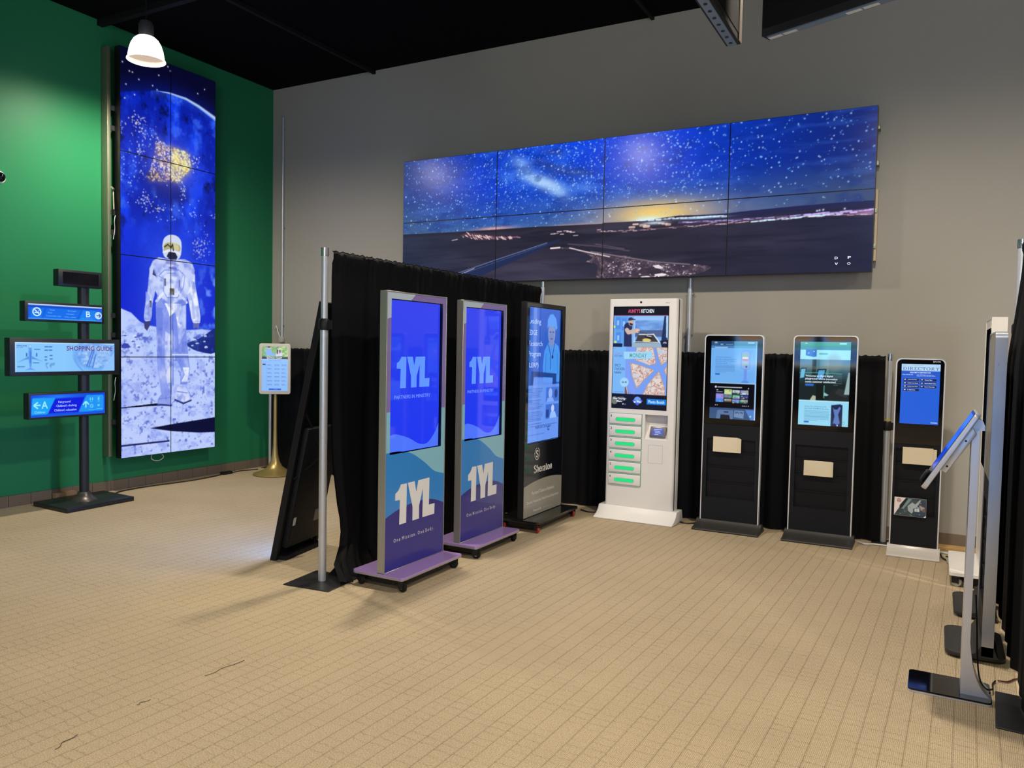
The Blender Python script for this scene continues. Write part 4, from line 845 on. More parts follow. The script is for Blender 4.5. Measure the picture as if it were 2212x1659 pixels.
crest = pen([(-.3, .24), (-.1, .42), (.18, .38), (.28, .22), (.12, .06), (-.12, -.04), (-.28, -.2), (-.16, -.4), (.12, -.42), (.3, -.22)], .22, .08, 5)
cr = [[(g0(6.145)-q[0]*.062, .643+q[1]*.070) for q in pl] for pl in crest]
for k in range(22):                                   # wreath of small leaves, open at the top
    a = math.radians(112+316*k/21); cx, cz = g0(6.145)+math.cos(a)*.047, .643+math.sin(a)*.050
    ux, uz = -math.sin(a), math.cos(a); cr.append([(cx-ux*.008, cz-uz*.008), (cx+math.cos(a)*.006, cz+math.sin(a)*.006), (cx+ux*.008, cz+uz*.008), (cx-math.cos(a)*.004, cz-math.sin(a)*.004)])
sheets('crest', vin, sh, cr, -.0492)
texts(sh, [('Purchase E-Tickets to Attractions', g0(6.057), g0(6.506), .287, .318), ('Discover Restaurants, Retail & Local Experiences', g0(5.962), g0(6.604), .208, .240), ('Powered By', g0(6.091), g0(6.252), .126, .156)], -.0492, vin, .006)
text(sh, 'planetday.ca', g0(6.274), g0(6.457), .130, .152, -.0492, mat('grey_vinyl', S(190, 186, 178), .4))
sheet('orange_mark', mat('orange_vinyl', S(205, 120, 60), .4), sh, [(g0(6.355), .158), (g0(6.385), .170), (g0(6.41), .158), (g0(6.385), .164)], -.0492)

# ------------------------------------------------------------------ leaning A-board display (seen from behind)
def a_board():
    t = thing('a_board_display', 'black leaning display board seen from behind, left of the tall curtain', 'display', (-4.248, 4.363, 0), math.radians(11))
    th = math.atan2(.39, 1.87)
    R = Matrix.Rotation(th, 4, 'Y')
    w2 = .28; Ln = 1.915
    fr = MB().ring([(-w2, .0), (w2, .0), (w2, Ln), (-w2, Ln)], [(-w2+.03, .03), (w2-.03, .03), (w2-.03, Ln-.03), (-w2+.03, Ln-.03)], 0, .05, 'x')
    fr.xf(R).build('frame', M_matteblack, t, bevel=.002, seg=1)
    MB().box(.018, .030, -w2+.03, w2-.03, .03, Ln-.03).xf(R).build('back_panel', mat('dark_green_gloss', (.004, .014, .009, 1), .18, spec=.5), t)
    MB().box(.030, .085, -w2+.05, w2-.05, .10, 1.0).xf(R).build('electronics_box', M_matteblack, t, bevel=.012)
    MB().box(.085, .087, w2-.20, w2-.11, .25, .34).xf(R).build('rating_label', mat('grey_label', S(120, 122, 112), .5), t)
    MB().box(.0855, .088, -w2+.075, -w2+.105, .27, .33).xf(R).build('power_socket', mat('socket_white', S(200, 200, 196), .4), t)
    for k in range(5): MB().box(.0855, .087, -w2+.075, -w2+.095, .13+.024*k, .14+.024*k).xf(R).build('button', M_darkblack, t)
    # folding strut
    a = R @ Vector((.03, -w2+.04, 1.12)); b = R @ Vector((.13, -w2+.24, .80)); c = R @ Vector((.05, -w2+.03, .62))
    MB().cyl(tuple(a), tuple(b), .009, 8).build('folding_strut', M_matteblack, t)
    MB().cyl(tuple(b), tuple(c), .009, 8).build('folding_strut', M_matteblack, t)
    # rear leg frame
    L0 = R @ Vector((.03, 0, 1.75)); 
    MB().box(.03, .12, -w2+.03, w2-.03, .002, .03).build('base_bar', M_matteblack, t)
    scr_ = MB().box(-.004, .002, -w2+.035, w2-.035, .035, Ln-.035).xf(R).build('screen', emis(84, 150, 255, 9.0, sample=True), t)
    return t
a_board()

# ------------------------------------------------------------------ wayfinding sign with four displays
SGX = -7.12
sign = thing('wayfinding_sign', 'black floor-standing sign with four stacked displays, before the green wall', 'sign', (SGX, 4.565, 0), 0)
M_signblk = mat('sign_black', (0.014, 0.016, 0.019, 1), .42, spec=.45)
MB().prism([(-.30, -.31), (.27, -.335), (.235, .36), (-.30, .40)], .003, .042, 'z').build('base_plate', M_signblk, sign, bevel=.004)
MB().lathe([(.115, .042), (.112, .05), (.085, .07), (.062, .095), (.052, .125), (.001, .125)], 32, cap=False).build('base_flange', mat('bronze_grey', S(84, 80, 76), .35, metal=.6), sign, smooth=True)
MB().cyl((0, 0, .10), (0, 0, .90), .042, 24).build('lower_pole', M_signblk, sign, smooth=True)
MB().cyl((0, 0, .90), (0, 0, 2.12), .050, 24).build('upper_pole', M_signblk, sign, smooth=True)
def sign_display(y0, y1, z0, z1, sy0, sy1, sz0, sz1, cv, dark=False):
    """housing in sign coordinates; front faces +x at world x = -7.05"""
    fx = -7.05-SGX; d = .085; oy = -4.565
    hb = MB().box(fx-d, fx, y0+oy, y1+oy, z0, z1).build('display_housing', M_signblk, sign, bevel=.006)
    if cv is None:
        b = MB().box(fx-.001, fx+.0006, sy0+oy, sy1+oy, sz0, sz1).build('dark_screen', mat('unlit_screen', (.006, .006, .008, 1), .08, spec=.5, var=.01), hb); return hb, None
    s = screen('screen', hb, cv, sy0, sy1, sz1, sz0, 0, M_scrm)
    s.matrix_local = Matrix.Translation((fx+.001, oy, 0)) @ Matrix.Rotation(PI/2, 4, 'Z')
    return hb, s
# all screen graphics below use (world y, z) as (x, z) in the screen's own plane
hb, _ = sign_display(4.285, 4.708, 2.063, 2.217, 4.326, 4.674, 2.087, 2.195, None)
c2 = Canvas(.692, .136, 200, (12, 84, 215), norm=True)
c2.rect(0, .12, 1, 1, (14, 96, 225)); c2.rect(0, 0, 1, .10, (205, 225, 250)); c2.rect(.0, .10, 1, .2, (10, 60, 190), .8)
c2.poly([(.04, .28), (.2, .28), (.17, .9), (.03, .9)], (20, 120, 235)); c2.poly([(.24, .26), (.70, .26), (.64, .92), (.19, .92)], (18, 110, 235)); c2.poly([(.73, .26), (.9, .26), (.97, .45), (.9, .95), (.67, .95)], (24, 128, 240)); c2.rect(0, .93, 1, 1, (70, 160, 250))
hb, s2 = sign_display(3.984, 4.729, 1.730, 1.908, 4.012, 4.704, 1.750, 1.886, c2)
wt = emis(205, 235, 255, 1.0); lb = emis(120, 185, 255, 1.0)
def ring_polys(cx, cz, r0, r1, n=24, a0=0, a1=2*PI):
    return [[(cx+r0*math.cos(a0+(a1-a0)*k/n), cz+r0*math.sin(a0+(a1-a0)*k/n)), (cx+r1*math.cos(a0+(a1-a0)*k/n), cz+r1*math.sin(a0+(a1-a0)*k/n)),
             (cx+r1*math.cos(a0+(a1-a0)*(k+1)/n), cz+r1*math.sin(a0+(a1-a0)*(k+1)/n)), (cx+r0*math.cos(a0+(a1-a0)*(k+1)/n), cz+r0*math.sin(a0+(a1-a0)*(k+1)/n))] for k in range(n)]
def disc(cx, cz, rx, rz, n=20): return [[(cx+rx*math.cos(2*PI*k/n), cz+rz*math.sin(2*PI*k/n)) for k in range(n)]]
def bar(p, q, wd):
    dx, dz = q[0]-p[0], q[1]-p[1]; l = math.hypot(dx, dz); nx, nz = -dz/l*wd/2, dx/l*wd/2
    return [(p[0]+nx, p[1]+nz), (q[0]+nx, q[1]+nz), (q[0]-nx, q[1]-nz), (p[0]-nx, p[1]-nz)]
sheets('no_smoking_symbol', wt, s2, ring_polys(4.088, 1.815, .029, .040) + [bar((4.064, 1.838), (4.112, 1.792), .009), bar((4.068, 1.808), (4.108, 1.808), .008), bar((4.10, 1.818), (4.112, 1.83), .004)], -.001)
texts(s2, [('Food', 4.205, 4.245, 1.832, 1.846), ('Fruit', 4.188, 4.225, 1.806, 1.819), ('Commodity class', 4.170, 4.305, 1.775, 1.790), ('Beverages', 4.37, 4.45, 1.828, 1.844), ('Stationery', 4.355, 4.43, 1.800, 1.815), ('Other classes', 4.34, 4.445, 1.775, 1.787)], -.001, lb)
text(s2, 'B', 4.545, 4.588, 1.787, 1.842, -.001, wt, .015); text(s2, 'Life supplies', 4.50, 4.61, 1.768, 1.776, -.001, lb)
sheets('arrow_disc', emis(190, 225, 255, 1.0), s2, disc(4.668, 1.806, .035, .035), -.001)
sheets('arrow_symbol', emis(20, 60, 170, 1.0), s2, [bar((4.648, 1.806), (4.69, 1.806), .008), bar((4.672, 1.824), (4.690, 1.806), .008), bar((4.672, 1.788), (4.690, 1.806), .008)], -.0016)
c3_ = Canvas(.935, .262, 260, (136, 200, 252)); ox, oz = 3.8975, 1.5415
T = lambda L: [(a-ox, oz-b) for a, b in L]
A = SG; c3_.mix(np.clip((c3_.X-.45)/.3, 0, 1)*.55, (112, 170, 245)); c3_.mix(np.clip(1-np.abs(c3_.Y-.0)/.012, 0, 1), (220, 245, 255)); c3_.mix(np.clip(1-np.abs(c3_.X-.0)/.012, 0, 1)*.8, (210, 240, 255))
wc, wl, wr, wtp, wb = T(A['wheel']); c3_.ell(wc[0], wc[1], .19, .125, (104, 160, 240), .8, soft=.2); c3_.ell(wc[0]+.02, wc[1], .145, .10, (150, 192, 246), .8, soft=.15); n_ = c3_.fbm(14, 40, 3)
dd = np.hypot((c3_.X-wc[0])/.17, (c3_.Y-wc[1])/.115); c3_.mix((dd < 1)*np.clip((n_-.48)*4, 0, 1)*.7, (180, 214, 248)); c3_.mix((dd < 1)*np.clip((.42-n_)*4, 0, 1)*.6, (90, 140, 224))
for k in range(4): c3_.line(spline([(wc[0]-.10-.012*k, -.01), (wc[0]-.165-.012*k, .05), (wc[0]-.19-.008*k, .13), (wc[0]-.165-.006*k, .20), (wc[0]-.11, .27)], 5), .005, (92, 146, 236), .6)
sp = T(A['spokes'])
for k in (0, 2, 4): c3_.line([sp[k], sp[k+1]], .012, (70, 120, 220), .9)
c3_.poly([(.935, .08), (.935, .262), (.80, .262)], (150, 200, 255), .8)
pl = (96, 156, 236); c3_.poly(T(A['fus']), pl); c3_.poly(T(A['lw']), (92, 150, 226)); c3_.poly(T(A['rw']), (92, 150, 226)); c3_.poly(T(A['tl']), pl); c3_.poly(T(A['tr']), pl)
fu = T(A['fus']); c3_.line([(fu[1][0]+.004, fu[1][1]+.06), (fu[1][0]+.004, fu[1][1]+.16)], .008, (60, 116, 214)); c3_.poly([(fu[0][0]+.002, fu[0][1]), (fu[1][0], fu[1][1]+.002), (fu[2][0]-.002, fu[2][1]), (fu[2][0]-.002, fu[2][1]+.018), (fu[0][0]+.002, fu[0][1]+.018)], (170, 215, 252))
bs = T(A['bars'])
for k in range(0, len(bs), 2): c3_.line([bs[k], bs[k+1]], .007 if k > 4 else .005, (34, 78, 168))
c3_.poly(T(A['map1']), (110, 160, 226)); c3_.poly(T(A['map2']), (110, 160, 226))
for k in (-.035, .052): c3_.rect(fu[1][0]+k, .095, fu[1][0]+k+.010, .125, (40, 90, 180))
hb, s3 = sign_display(3.853, 4.889, 1.243, 1.580, 3.8975, 4.8325, 1.2795, 1.5415, c3_)
text(s3, 'SHOPPING GUIDE', 4.356, 4.812, 1.470, 1.514, -.001, emis(104, 52, 122, 1.0), .012); text(s3, 'AIRPLANE', 3.909, 3.999, 1.505, 1.517, -.001, emis(36, 84, 176, 1.0), .02); text(s3, 'SEAT MAP', 3.909, 3.966, 1.494, 1.501, -.001, emis(36, 84, 176, 1.0), .01)
c4_ = Canvas(.704, .2, 200, (14, 70, 220)); ox, oz = 4.0275, 1.0705
c4_.mix(np.clip(1-np.abs(c4_.Y-.02)/.03, 0, 1)*np.clip(1-np.abs(c4_.X-.25)/.3, 0, 1), (40, 130, 250)); c4_.mix(np.clip((c4_.Y-.15)/.05, 0, 1)*.5, (30, 110, 245))
c4_.poly(T(A['a_l']), (26, 158, 246)); c4_.mix(c4_.mask(T(A['a_l']))*np.clip(1-c4_.X/.2, 0, 1)*.4, (40, 180, 255)); c4_.poly(T(A['a_m']), (12, 26, 222)); c4_.poly(T(A['a_r']), (30, 150, 244))
hb, s4 = sign_display(4.010, 4.750, .853, 1.088, 4.0275, 4.7315, .8705, 1.0705, c4_)
cy = emis(150, 238, 252, 1.0)
def arrow(pts, wd): a, b, c, d, e = pts; return [bar(a, b, wd), bar(c, d, wd), bar(d, e, wd)]
sheets('arrow_symbol', cy, s4, arrow(A['arL'], .013), -.001); sheets('arrow_symbol', cy, s4, arrow(A['arU'], .012), -.001)
text(s4, 'A', 4.122, 4.180, .946, 1.012, -.001, cy, .02); text(s4, 'Children', 4.060, 4.155, .905, .926, -.001, cy)
texts(s4, [('Fairground', 4.276, 4.388, .984, 1.010), ("Children's clothing", 4.257, 4.448, .948, .975), ("Children's education", 4.238, 4.447, .914, .936)], -.001, emis(190, 215, 255, 1.0), .006)
ic = A['ic']; pol = []
pol += disc(ic[0][0]-.010, ic[0][1], .006, .016) + disc(ic[0][0]+.012, ic[0][1], .006, .016) + disc(ic[1][0], ic[1][1]-.004, .010, .012) + [bar((ic[1][0], ic[1][1]+.004), (ic[1][0]-.009, ic[1][1]+.02), .004), bar((ic[1][0], ic[1][1]+.004), (ic[1][0]+.009, ic[1][1]+.02), .004)]
pol += ring_polys(ic[2][0], ic[2][1], .012, .018) + [bar((ic[2][0]-.010, ic[2][1]+.010), (ic[2][0]+.010, ic[2][1]-.010), .004)] + [[(ic[3][0]-.012, ic[3][1]+.012), (ic[3][0]+.012, ic[3][1]+.012), (ic[3][0]+.008, ic[3][1]-.006), (ic[3][0]-.008, ic[3][1]-.006)]]
for a, b in ((ic[4], ic[5]), (ic[6], ic[7])): pol.append(bar(a, b, .003))
for q in (0, 1): pol.append(bar((ic[q][0]-.012, ic[q][1]-.026), (ic[q][0]+.012, ic[q][1]-.026), .004))
sheets('pictogram', emis(110, 210, 252, 1.0), s4, pol, -.001)

# ------------------------------------------------------------------ seating chart stand
gold = mat('brushed_gold', S(176, 152, 92), .34, metal=.6); greycase = mat('warm_grey_case', S(196, 190, 174), .4)
sc = thing('seating_chart_stand', 'small seating chart screen on a gold trumpet-shaped stand by the corner', 'kiosk', (-6.95, 6.85, 0), math.radians(38))
MB().lathe([(.002, .004), (.25, .004), (.256, .012), (.242, .022), (.20, .035), (.135, .06), (.085, .10), (.055, .16), (.036, .24), (.026, .36), (.021, .55), (.020, 1.02), (.002, 1.02)], 48).build('trumpet_stand', gold, sc, smooth=True)
case = MB().prism(rrect(-.18, .18, .972, 1.576, .026, 5), -.06, -.012).build('screen_case', greycase, sc, bevel=.006)
MB().prism(rrect(-.165, .165, .99, 1.56, .02, 5), -.012, .02).build('back_cover', M_silver, sc)
c = Canvas(.298, .53, 300, (132, 182, 246), norm=True, seed=21)
c.rect(0, 0, 1, .235, (120, 170, 100)); c.mix((c.Y < .235*c.H)*np.clip((c.fbm(26, 14, 3)-.45)*4, 0, 1), (196, 216, 120)); c.mix((c.Y < .235*c.H)*np.clip((.42-c.fbm(22, 12, 3))*5, 0, 1), (56, 110, 60))
c.poly([(.14, .20), (.16, .04), (.24, .01), (.34, .06), (.40, .15), (.55, .17), (.52, .215), (.16, .215)], (126, 170, 236)); c.ell(.27, .035, .05, .03, (200, 170, 150)); c.ell(.27, .015, .05, .016, (24, 22, 24))
c.poly([(.52, .215), (.58, .12), (.62, .06), (.66, .04), (.72, .06), (.80, .20), (.76, .22)], (206, 206, 226)); c.ell(.645, .075, .04, .026, (226, 196, 180)); c.ell(.60, .12, .035, .05, (40, 30, 30)); c.ell(.69, .11, .03, .04, (50, 38, 36)); c.rect(.61, .11, .67, .18, (224, 190, 180))
c.rect(0, .235, 1, .285, (14, 18, 40)); c.rect(0, .285, 1, .292, (225, 240, 255)); c.rect(.27, .315, .74, .322, (84, 120, 200), .8); c.rect(.05, .355, .32, .36, (90, 126, 205), .8)
c.rect(.03, .39, .14, .42, (18, 28, 90)); c.rect(.165, .40, .175, .93, (110, 150, 220))
for r_ in range(6):
    for q in range(3):
        x = .21+q*.275; y = .41+r_*.088; wd = .12+.08*c.rng.random()
        c.rect(x, y, x+wd, y+.008, (80, 110, 176)); c.rect(x, y+.022, x+.08, y+.028, (96, 130, 195)); c.rect(x+.11, y+.022, x+.19, y+.028, (96, 130, 195))
for y in range(7): c.rect(.07, .46+y*.065, .09, .468+y*.065, (100, 136, 205))
c.rect(.27, .945, .74, .978, (16, 66, 205)); c.rect(.46, .957, .6, .966, (130, 170, 250))
scs = screen('screen', case, c, -.149, .149, 1.541, 1.011, -.0605, M_scrm)
text(scs, 'SEATING CHART', -.095, .083, 1.394, 1.412, -.0612, emis(235, 240, 255, 1.0), .02)
THR = [(-2.962, 2.478), (-2.949, 2.702), (-2.968, 2.126), (-2.964, 2.19), (-2.9, 1.731), (-2.941, 1.847)]
# ------------------------------------------------------------------ white locker kiosk
def kitchen_canvas():
    c = Canvas(.521, .933, 300, (8, 10, 26), norm=True, seed=31)
    # header and photo of the cook
    c.rect(0, .085, 1, .395, (126, 178, 240)); c.rect(0, .078, 1, .084, (150, 40, 70))
    c.rect(0, .09, .27, .39, (98, 160, 236)); c.mix((c.Y/c.H > .09)*(c.Y/c.H < .3)*(c.X/c.W > .38)*(c.X/c.W < .96)*np.clip((c.fbm(30, 5, 4)-.3)*1.5, 0, 1), (84, 116, 190))
    c.rect(.38, .09, .97, .13, (150, 196, 248)); c.rect(.40, .225, .97, .29, (70, 84, 128), .8); c.rect(.38, .095, .4, .36, (176, 210, 250))
    for x, y in ((.04, .10), (.15, .11), (.05, .25)): c.rect(x, y, x+.09, y+.12, (78, 140, 228)); c.rect(x+.02, y+.03, x+.06, y+.08, (150, 200, 250))
    c.rect(.0, .185, .03, .205, (214, 240, 90)); c.rect(.02, .335, .06, .355, (214, 240, 90)); c.rect(.0, .36, .17, .395, (20, 30, 60))
    c.poly([(.93, .09), (.99, .09), (.99, .36), (.88, .36)], (30, 44, 86)); c.poly([(.96, .09), (1, .09), (1, .3), (.97, .3)], (170, 210, 250))
    c.poly([(.47, .265), (.75, .262), (.87, .355), (.40, .355)], (60, 56, 50)); c.poly([(.47, .265), (.75, .262), (.76, .272), (.47, .275)], (220, 230, 245)); c.line([(.74, .265), (.86, .35)], .02, (225, 235, 250))
    c.ell(.62, .325, .08, .018, (220, 200, 110)); c.line([(.60, .29), (.70, .31)], .03, (30, 24, 20)); c.line([(.62, .282), (.70, .288)], .012, (235, 240, 250)); c.poly([(.36, .35), (.84, .35), (.88, .395), (.33, .395)], (150, 176, 196)); c.poly([(.86, .33), (1, .32), (1, .395), (.9, .395)], (20, 26, 50)); c.dots([.95, .97, .93], [.345, .35, .35], [.006]*3, (220, 230, 255), [1, 1, 1])
    c.line([(.38, .34), (.86, .345)], .012, (214, 226, 245))
    c.poly([(.20, .175), (.24, .155), (.31, .155), (.35, .19), (.34, .26), (.35, .39), (.20, .39), (.20, .25)], (30, 40, 84)); c.ell(.325, .145, .048, .042, (206, 176, 160)); c.poly([(.29, .155), (.36, .165), (.35, .182), (.31, .18)], (26, 22, 30)); c.poly([(.265, .13), (.28, .105), (.33, .10), (.365, .115), (.41, .118), (.40, .128), (.36, .128), (.29, .135)], (38, 54, 110))
    c.line([(.25, .225), (.28, .25), (.44, .232)], .075, (205, 180, 168)); c.ell(.455, .235, .035, .018, (226, 196, 176)); c.line([(.46, .24), (.62, .262)], .012, (60, 60, 70))
    # menu board
    c.rect(0, .395, 1, .86, (118, 158, 240)); c.rect(0, .395, .24, .86, (122, 182, 246))
    def slice_(pts, n):
        m = c.mask(pts); c.mix(m, (226, 214, 206)); f = c.fbm(34, 20, 3, .6); c.mix(m*np.clip(1-np.abs(f-.5)/.05, 0, 1)*.95, (168, 66, 48)); c.mix(m*np.clip(1-np.abs(f-.40)/.025, 0, 1)*.6, (110, 70, 60)); c.mix(m*np.clip((f-.58)*5, 0, 1)*.6, (150, 196, 240)); c.line(pts+pts[:1], .012, (196, 150, 120), .8)
    slice_([(.44, .395), (.74, .395), (.80, .55), (.68, .57), (.42, .52)], 1); slice_([(.80, .395), (1, .395), (1, .52), (.90, .565), (.85, .50)], 2)
    slice_([(.33, .55), (.55, .58), (.77, .62), (.58, .72), (.46, .80), (.37, .68)], 3); slice_([(.86, .63), (.97, .79), (.97, .86), (.58, .86), (.66, .76)], 4); slice_([(1, .57), (.95, .62), (1, .66)], 5)
    c.line([(.36, .42), (.28, .55), (.30, .70), (.42, .86)], .05, (130, 156, 244)); c.poly([(.24, .74), (.32, .86), (.24, .86)], (120, 84, 90)); c.line([(.25, .76), (.30, .86)], .012, (226, 226, 240))
    c.poly([(.20, .442), (.72, .436), (.73, .505), (.215, .515)], (158, 214, 244)); c.ell(.225, .745, .085, .048, (146, 202, 250)); c.ell(.225, .745, .07, .040, (164, 214, 252))
    # footer buttons
    c.rect(0, .862, 1, 1, (8, 12, 30)); c.ell(.05, .93, .06, .04, (110, 120, 110)); c.line([(.1, .90), (.2, .895), (.27, .91), (.2, .93)], .01, (150, 160, 170))
    c.poly([(.375, .925), (.48, .875), (.585, .925), (.48, .975)], (40, 60, 160)); c.poly([(.39, .925), (.48, .882), (.57, .925), (.48, .968)], (60, 110, 220)); c.ell(.48, .905, .06, .02, (110, 160, 240)); c.rect(.65, .90, 1, .955, (20, 128, 226))
    c.ell(.21, .962, .014, .008, (200, 210, 230)); c.ell(.25, .965, .012, .008, (120, 120, 120))
    return c
LX = -2.39
lk = thing('locker_kiosk', 'tall white kiosk with pizza menu screen and six green-lit lockers', 'kiosk', (LX, 7.0, 0), 0)
fy = -.11                                  # front plane (world y 6.89)
def locker():
    t = lk
    shell = MB()
    # front shell round the terminal niche, vertical edges softly rounded
    r = .03
    left_o = [(-.33, fy+.036), (-.33, fy+r)] + [(-.33+r-r*math.cos(a), fy+r-r*math.sin(a)) for a in (PI/8, PI/4, 3*PI/8)] + [(-.33+r, fy), (.050, fy), (.050, fy+.036)]
    right_o = [(.266, fy+.036), (.266, fy), (.33-r, fy)] + [(.33-r+r*math.sin(a), fy+r-r*math.cos(a)) for a in (PI/8, PI/4, 3*PI/8)] + [(.33, fy+r), (.33, fy+.036)]
    shell.prism(left_o, .06, 2.05, 'z'); shell.prism(right_o, .06, 2.05, 'z')
    shell.box(.050, .266, fy, fy+.036, .06, .755); shell.box(.050, .266, fy, fy+.036, .985, 2.05)
    shell.build('front_shell', M_white, t, smooth=True)
    MB().box(-.327, .049, fy+.036, fy+.075, .06, 2.045).box(.267, .327, fy+.036, fy+.075, .06, 2.045).box(.049, .267, fy+.036, fy+.075, .06, .754).box(.049, .267, fy+.036, fy+.075, .986, 2.045).build('dark_gap', M_darkblack, t)
    MB().prism([(-.334, fy+.075), (.334, fy+.075), (.334, fy+.14), (.31, fy+.165), (-.31, fy+.165), (-.334, fy+.14)], .06, 2.05, 'z').build('rear_shell', M_white, t)
    box('side_gap', M_darkblack, t, -.30, .30, fy+.165, fy+.18, .06, 2.03)
    # niche with card terminal
    n = MB(); x0, x1, z0, z1, d = .0508, .2652, .7555, .9845, .055
    n.poly([(x0, fy, z0), (x0, fy+d, .885), (x0, fy+d, z1), (x0, fy, z1)]).poly([(x1, fy, z0), (x1, fy, z1), (x1, fy+d, z1), (x1, fy+d, .885)])
    n.poly([(x0, fy, z1), (x1, fy, z1), (x1, fy+d, z1), (x0, fy+d, z1)][::-1]).poly([(x0, fy+d, z1), (x1, fy+d, z1), (x1, fy+d, .885), (x0, fy+d, .885)][::-1]).poly([(x0, fy+d, .885), (x1, fy+d, .885), (x1, fy, z0), (x0, fy, z0)][::-1])
    nn = n.build('terminal_niche', mat('white_niche', S(214, 210, 204), .45), t, fixn=False)
    sl = Matrix.Translation((.172, fy+.026, .826)) @ Matrix.Rotation(math.atan2(-d, .13), 4, 'X')
    MB().box(-.075, .075, -.014, .004, -.05, .05).xf(sl).build('card_terminal', mat('terminal_grey', S(112, 108, 104), .35, metal=.4), nn, bevel=.004)
    MB().box(-.052, .052, -.0155, -.012, -.036, .036).xf(sl).build('terminal_screen', emis(96, 110, 190, .9), nn)
    tt = MB()
    for k, (a, b) in enumerate(((-.04, .035), (-.035, .02), (-.025, .03), (-.03, .01))): tt.box(a, b, -.0162, -.0156, .022-k*.016-.002, .022-k*.016+.002)
    tt.xf(sl).build('terminal_text', emis(214, 222, 255, 1.0), nn)
    # outline of the service hatch
    h = MB(); a0, a1, b0, b1 = .089, .224, .540, .707
    for q in (bar((a0, b0), (a1, b0), .002), bar((a0, b1), (a1, b1), .002), bar((a0, b0), (a0, b1), .002), bar((a1, b0), (a1, b1), .002)): h.poly([(p[0], fy-.0006, p[1]) for p in q])
    h.build('hatch_outline', mat('hatch_grey', S(150, 146, 140), .6), t, fixn=False)
    MB().cyl((-.017, fy-.002, 2.018), (-.017, fy+.004, 2.018), .010, 20).build('camera_lens', M_blackglass, t)
    text(t, 'eflyn', .215, .255, 2.005, 2.015, fy-.0008, mat('grey_print', S(90, 90, 92), .5))
    # six lockers
    door_mesh = None
    for k in range(6):
        zt = .982-.1137*k; zb = zt-.096
        g = box('glow_seam', emis(150, 255, 190, .22), t, -.297, .025, fy-.003, fy-.0008, zb-.004, zt+.004)
        d = MB().box(-.292, .020, fy-.014, fy-.0008, zb, zt).build('locker_door', M_white, t, bevel=.003)
        zc = (zt+zb)/2-.006
        MB().prism(rrect(-.228, -.045, zc-.0125, zc+.0125, .011, 4), fy-.0152, fy-.0135).build('light_bar', emis(24, 226, 124, 1.0, sample=True), d)
        MB().prism(rrect(-.235, -.038, zc-.0185, zc+.0185, .016, 4), fy-.0146, fy-.0135).build('light_halo', emis(120, 205, 160, .75), d)
        text(d, str(k+1), -.280, -.272 if k == 0 else -.266, zt-.035, zt-.013, fy-.0147, M_darkblack, .02)
    # flared foot
    pr = [(fy-.14, .0), (fy-.14, .014), (fy-.11, .024), (fy-.06, .045), (fy-.025, .072), (fy-.004, .11), (fy+.165, .11), (fy+.18, .06), (fy+.20, .0)]
    MB().prism([(p[0], p[1]) for p in pr], -.385, .375, 'x').build('flared_foot', M_white, t, bevel=.006)
    # screen
    box('screen_border', M_blackglass, t, -.283, .251, fy-.002, fy, 1.030, 1.980)
    s = screen('screen', t, kitchen_canvas(), -.278, .245, 1.974, 1.037, fy-.0025, M_scrm)
    sw, shh = .523, .937
    def X(u): return -.278+u*sw
    def Z(v): return 1.974-v*shh
    y = fy-.0032
    text(s, "AUNTY'S", X(.265), X(.49), Z(.058), Z(.020), y, emis(240, 90, 130, 1.0), .01); text(s, 'KITCHEN', X(.51), X(.74), Z(.058), Z(.020), y, emis(235, 245, 255, 1.0), .02)
    text(s, 'MONDAY', X(.315), X(.63), Z(.498), Z(.455), y, emis(84, 150, 156, 1.0), .008)
    text(s, "AUNTY'S", X(.03), X(.18), Z(.470), Z(.452), y, emis(180, 110, 180, 1.0)); text(s, 'KITCHEN', X(.03), X(.18), Z(.495), Z(.475), y, emis(40, 90, 150, 1.0))
    texts(s, [('SPICY', X(.035), X(.155), Z(.592), Z(.565)), ('CHICKEN', X(.035), X(.225), Z(.628), Z(.600)), ('NAAN', X(.035), X(.16), Z(.662), Z(.637))], y, emis(40, 66, 130, 1.0), .004)
    text(s, '$6.45', X(.175), X(.275), Z(.757), Z(.734), y, emis(30, 40, 100, 1.0), .01)
    texts(s, [('View Catering', X(.02), X(.25), Z(.925), Z(.898)), ('Menu', X(.09), X(.19), Z(.945), Z(.925))], y, emis(236, 244, 255, 1.0), .02)
    text(s, 'to Win!', X(.41), X(.55), Z(.945), Z(.920), y, emis(245, 248, 255, 1.0), .03); text(s, 'Photo Booth', X(.68), X(.97), Z(.943), Z(.912), y, emis(200, 235, 255, 1.0), .02)
    text(s, '* subject to availability', X(.03), X(.215), Z(.846), Z(.838), y, emis(40, 66, 130, 1.0))
locker()

